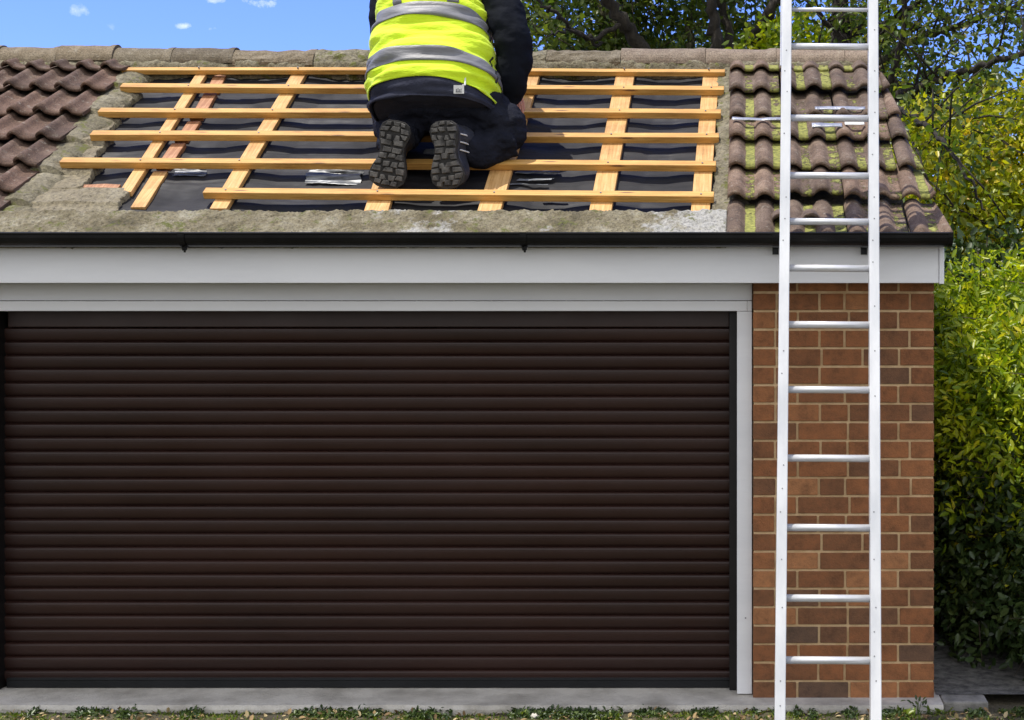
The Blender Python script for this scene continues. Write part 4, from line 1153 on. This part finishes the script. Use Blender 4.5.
# --- weeds, litter and grass along the apron edge
def blades(n, xr, yr, hr, name, label, mat, wd=.004):
    mb = MB()
    for k in range(n):
        x = random.uniform(*xr); y = random.uniform(*yr)
        if fbm(x*4, y*4, 5) < -.12 and random.random() < .85: continue
        z = gz(x, y) if y < 5.885 else .0; h = random.uniform(*hr); d = Vector((random.uniform(-.7, .7), random.uniform(-.5, .3), 1)).normalized()
        s_ = Vector((random.uniform(-1, 1), random.uniform(-1, 1), 0)).normalized()*wd*random.uniform(.6, 1.3)
        p = Vector((x, y, z-.003)); q = p+d*h*.6; r_ = p+d*h*.9+Vector((d.x, d.y, -.1))*h*.4
        mb.add([p-s_, p+s_, q+s_*.7, q-s_*.7, r_], [(0,1,2,3), (3,2,4)], random.random())
    o = mb.build(name, mat); return tag(o, label, name.replace('_', ' '), kind='stuff')
blades(9000, (-3.6, 1.6), (5.60, 5.895), (.008, .026), 'short_grass', 'sparse short grass and moss in the soil in front of the apron', M['weed'])
N = 2400; P = np.stack([rng.uniform(-3.6, 1.7, N), rng.uniform(5.45, 5.89, N), np.full(N, .0)], 1)
P[:, 2] = [gz(a_, b_)+.004 for a_, b_ in P[:, :2]]
o = leaves('leaf_litter', P, rng.uniform(.012, .032, N), M['dead_leaf'], None, rng.random(N), up=3.0, asp=.6)
tag(o, 'dry brown fallen leaves scattered on the soil before the garage', 'leaf litter', kind='stuff')
N = 15000; xs_ = rng.uniform(-3.6, 1.7, N); msk = np.array([fbm(x*2.2, 3, 1)+.5*fbm(x*9, 3, 1) > .0 for x in xs_]); xs_ = xs_[msk]; N = len(xs_)
P = np.stack([xs_, rng.uniform(5.80, 5.895, N), rng.uniform(-.002, .018, N)], 1)
o = leaves('edge_weeds', P, rng.uniform(.010, .024, N), M['leaf_dark'], None, .3+.7*rng.random(N), up=1.5)
tag(o, 'small dark creeping weeds along the broken edge of the concrete apron', 'ground cover', kind='stuff')
def plant(px, py, Y, n, size, label, mat='weed', spread=.02, name='weed', grp=None, up=1.2, tall=.0):
    c = W(px, py, Y); c.z = .0
    o = empty(name, c, label, 'weed', grp)
    P = np.array(c)+rng.normal(size=(n, 3))*np.array([spread, spread*.5, 0])+np.stack([np.zeros(n), np.zeros(n), rng.uniform(0, tall+.01, n)], 1)
    out = np.stack([P[:, 0]-c.x, P[:, 1]-c.y, np.full(n, .02)], 1); out /= np.linalg.norm(out, axis=1, keepdims=True)
    leaves('leaves', P, rng.uniform(size*.7, size*1.2, n), M[mat], o, .4+.6*rng.random(n), up=up, out=out*1.6, asp=.5)
    mb = MB()
    for k in range(4):
        q = Vector(P[k % n]); mb.tube([c-Vector((0, 0, .01)), (c+q)/2, q+Vector((0, 0, .008))], [.002, .0016, .001], 5)
    mb.build('stem', M['weed'], o)
plant(904, 708, 5.83, 14, .038, 'broad leaved light green weed at the foot of the brick pier, right of the ladder', spread=.02)
plant(918, 700, 5.86, 22, .026, 'taller leafy weed against the right end of the pier plinth', spread=.018, tall=.05, mat='leaf_dark')
plant(947, 712, 5.86, 14, .024, 'small weed tuft beside the concrete edging at the right', spread=.03)
plant(518, 714, 5.83, 14, .02, 'pale green weed tuft in the soil under the left part of the door', spread=.016)
plant(612, 716, 5.80, 14, .022, 'low weed beside the small pale stone in front of the door', spread=.02)
plant(676, 716, 5.80, 12, .02, 'spiky weed near the right door jamb in the soil', spread=.02)
plant(28, 716, 5.80, 16, .022, 'weed at the bottom left corner in front of the apron', spread=.04)
def stone(px, py, Y, r, label):
    bmx = bmesh.new(); bmesh.ops.create_icosphere(bmx, subdivisions=3, radius=1); c = W(px, py, Y); c.z = r*.35
    for v in bmx.verts:
        v.co *= 1+.25*noise.noise(v.co*1.6+Vector((px, 0, 0))); v.co = Vector((v.co.x*r*1.3, v.co.y*r, v.co.z*r*.7))+c
    me = bpy.data.meshes.new('stone'); bmx.to_mesh(me); bmx.free()
    tag(link('stone', me, M['stone'], None, True, origin=c), label, 'stone')
stone(535, 709, 5.82, .015, 'larger pale rounded stone in the soil before the roller door')
stone(603, 711, 5.82, .010, 'small pale stone to the right of the larger stone')
stone(622, 702.5, 5.885, .008, 'tiny pale chip lying at the apron edge')

S.render.engine = 'CYCLES'
S.cycles.max_bounces = 8; S.cycles.transparent_max_bounces = 8
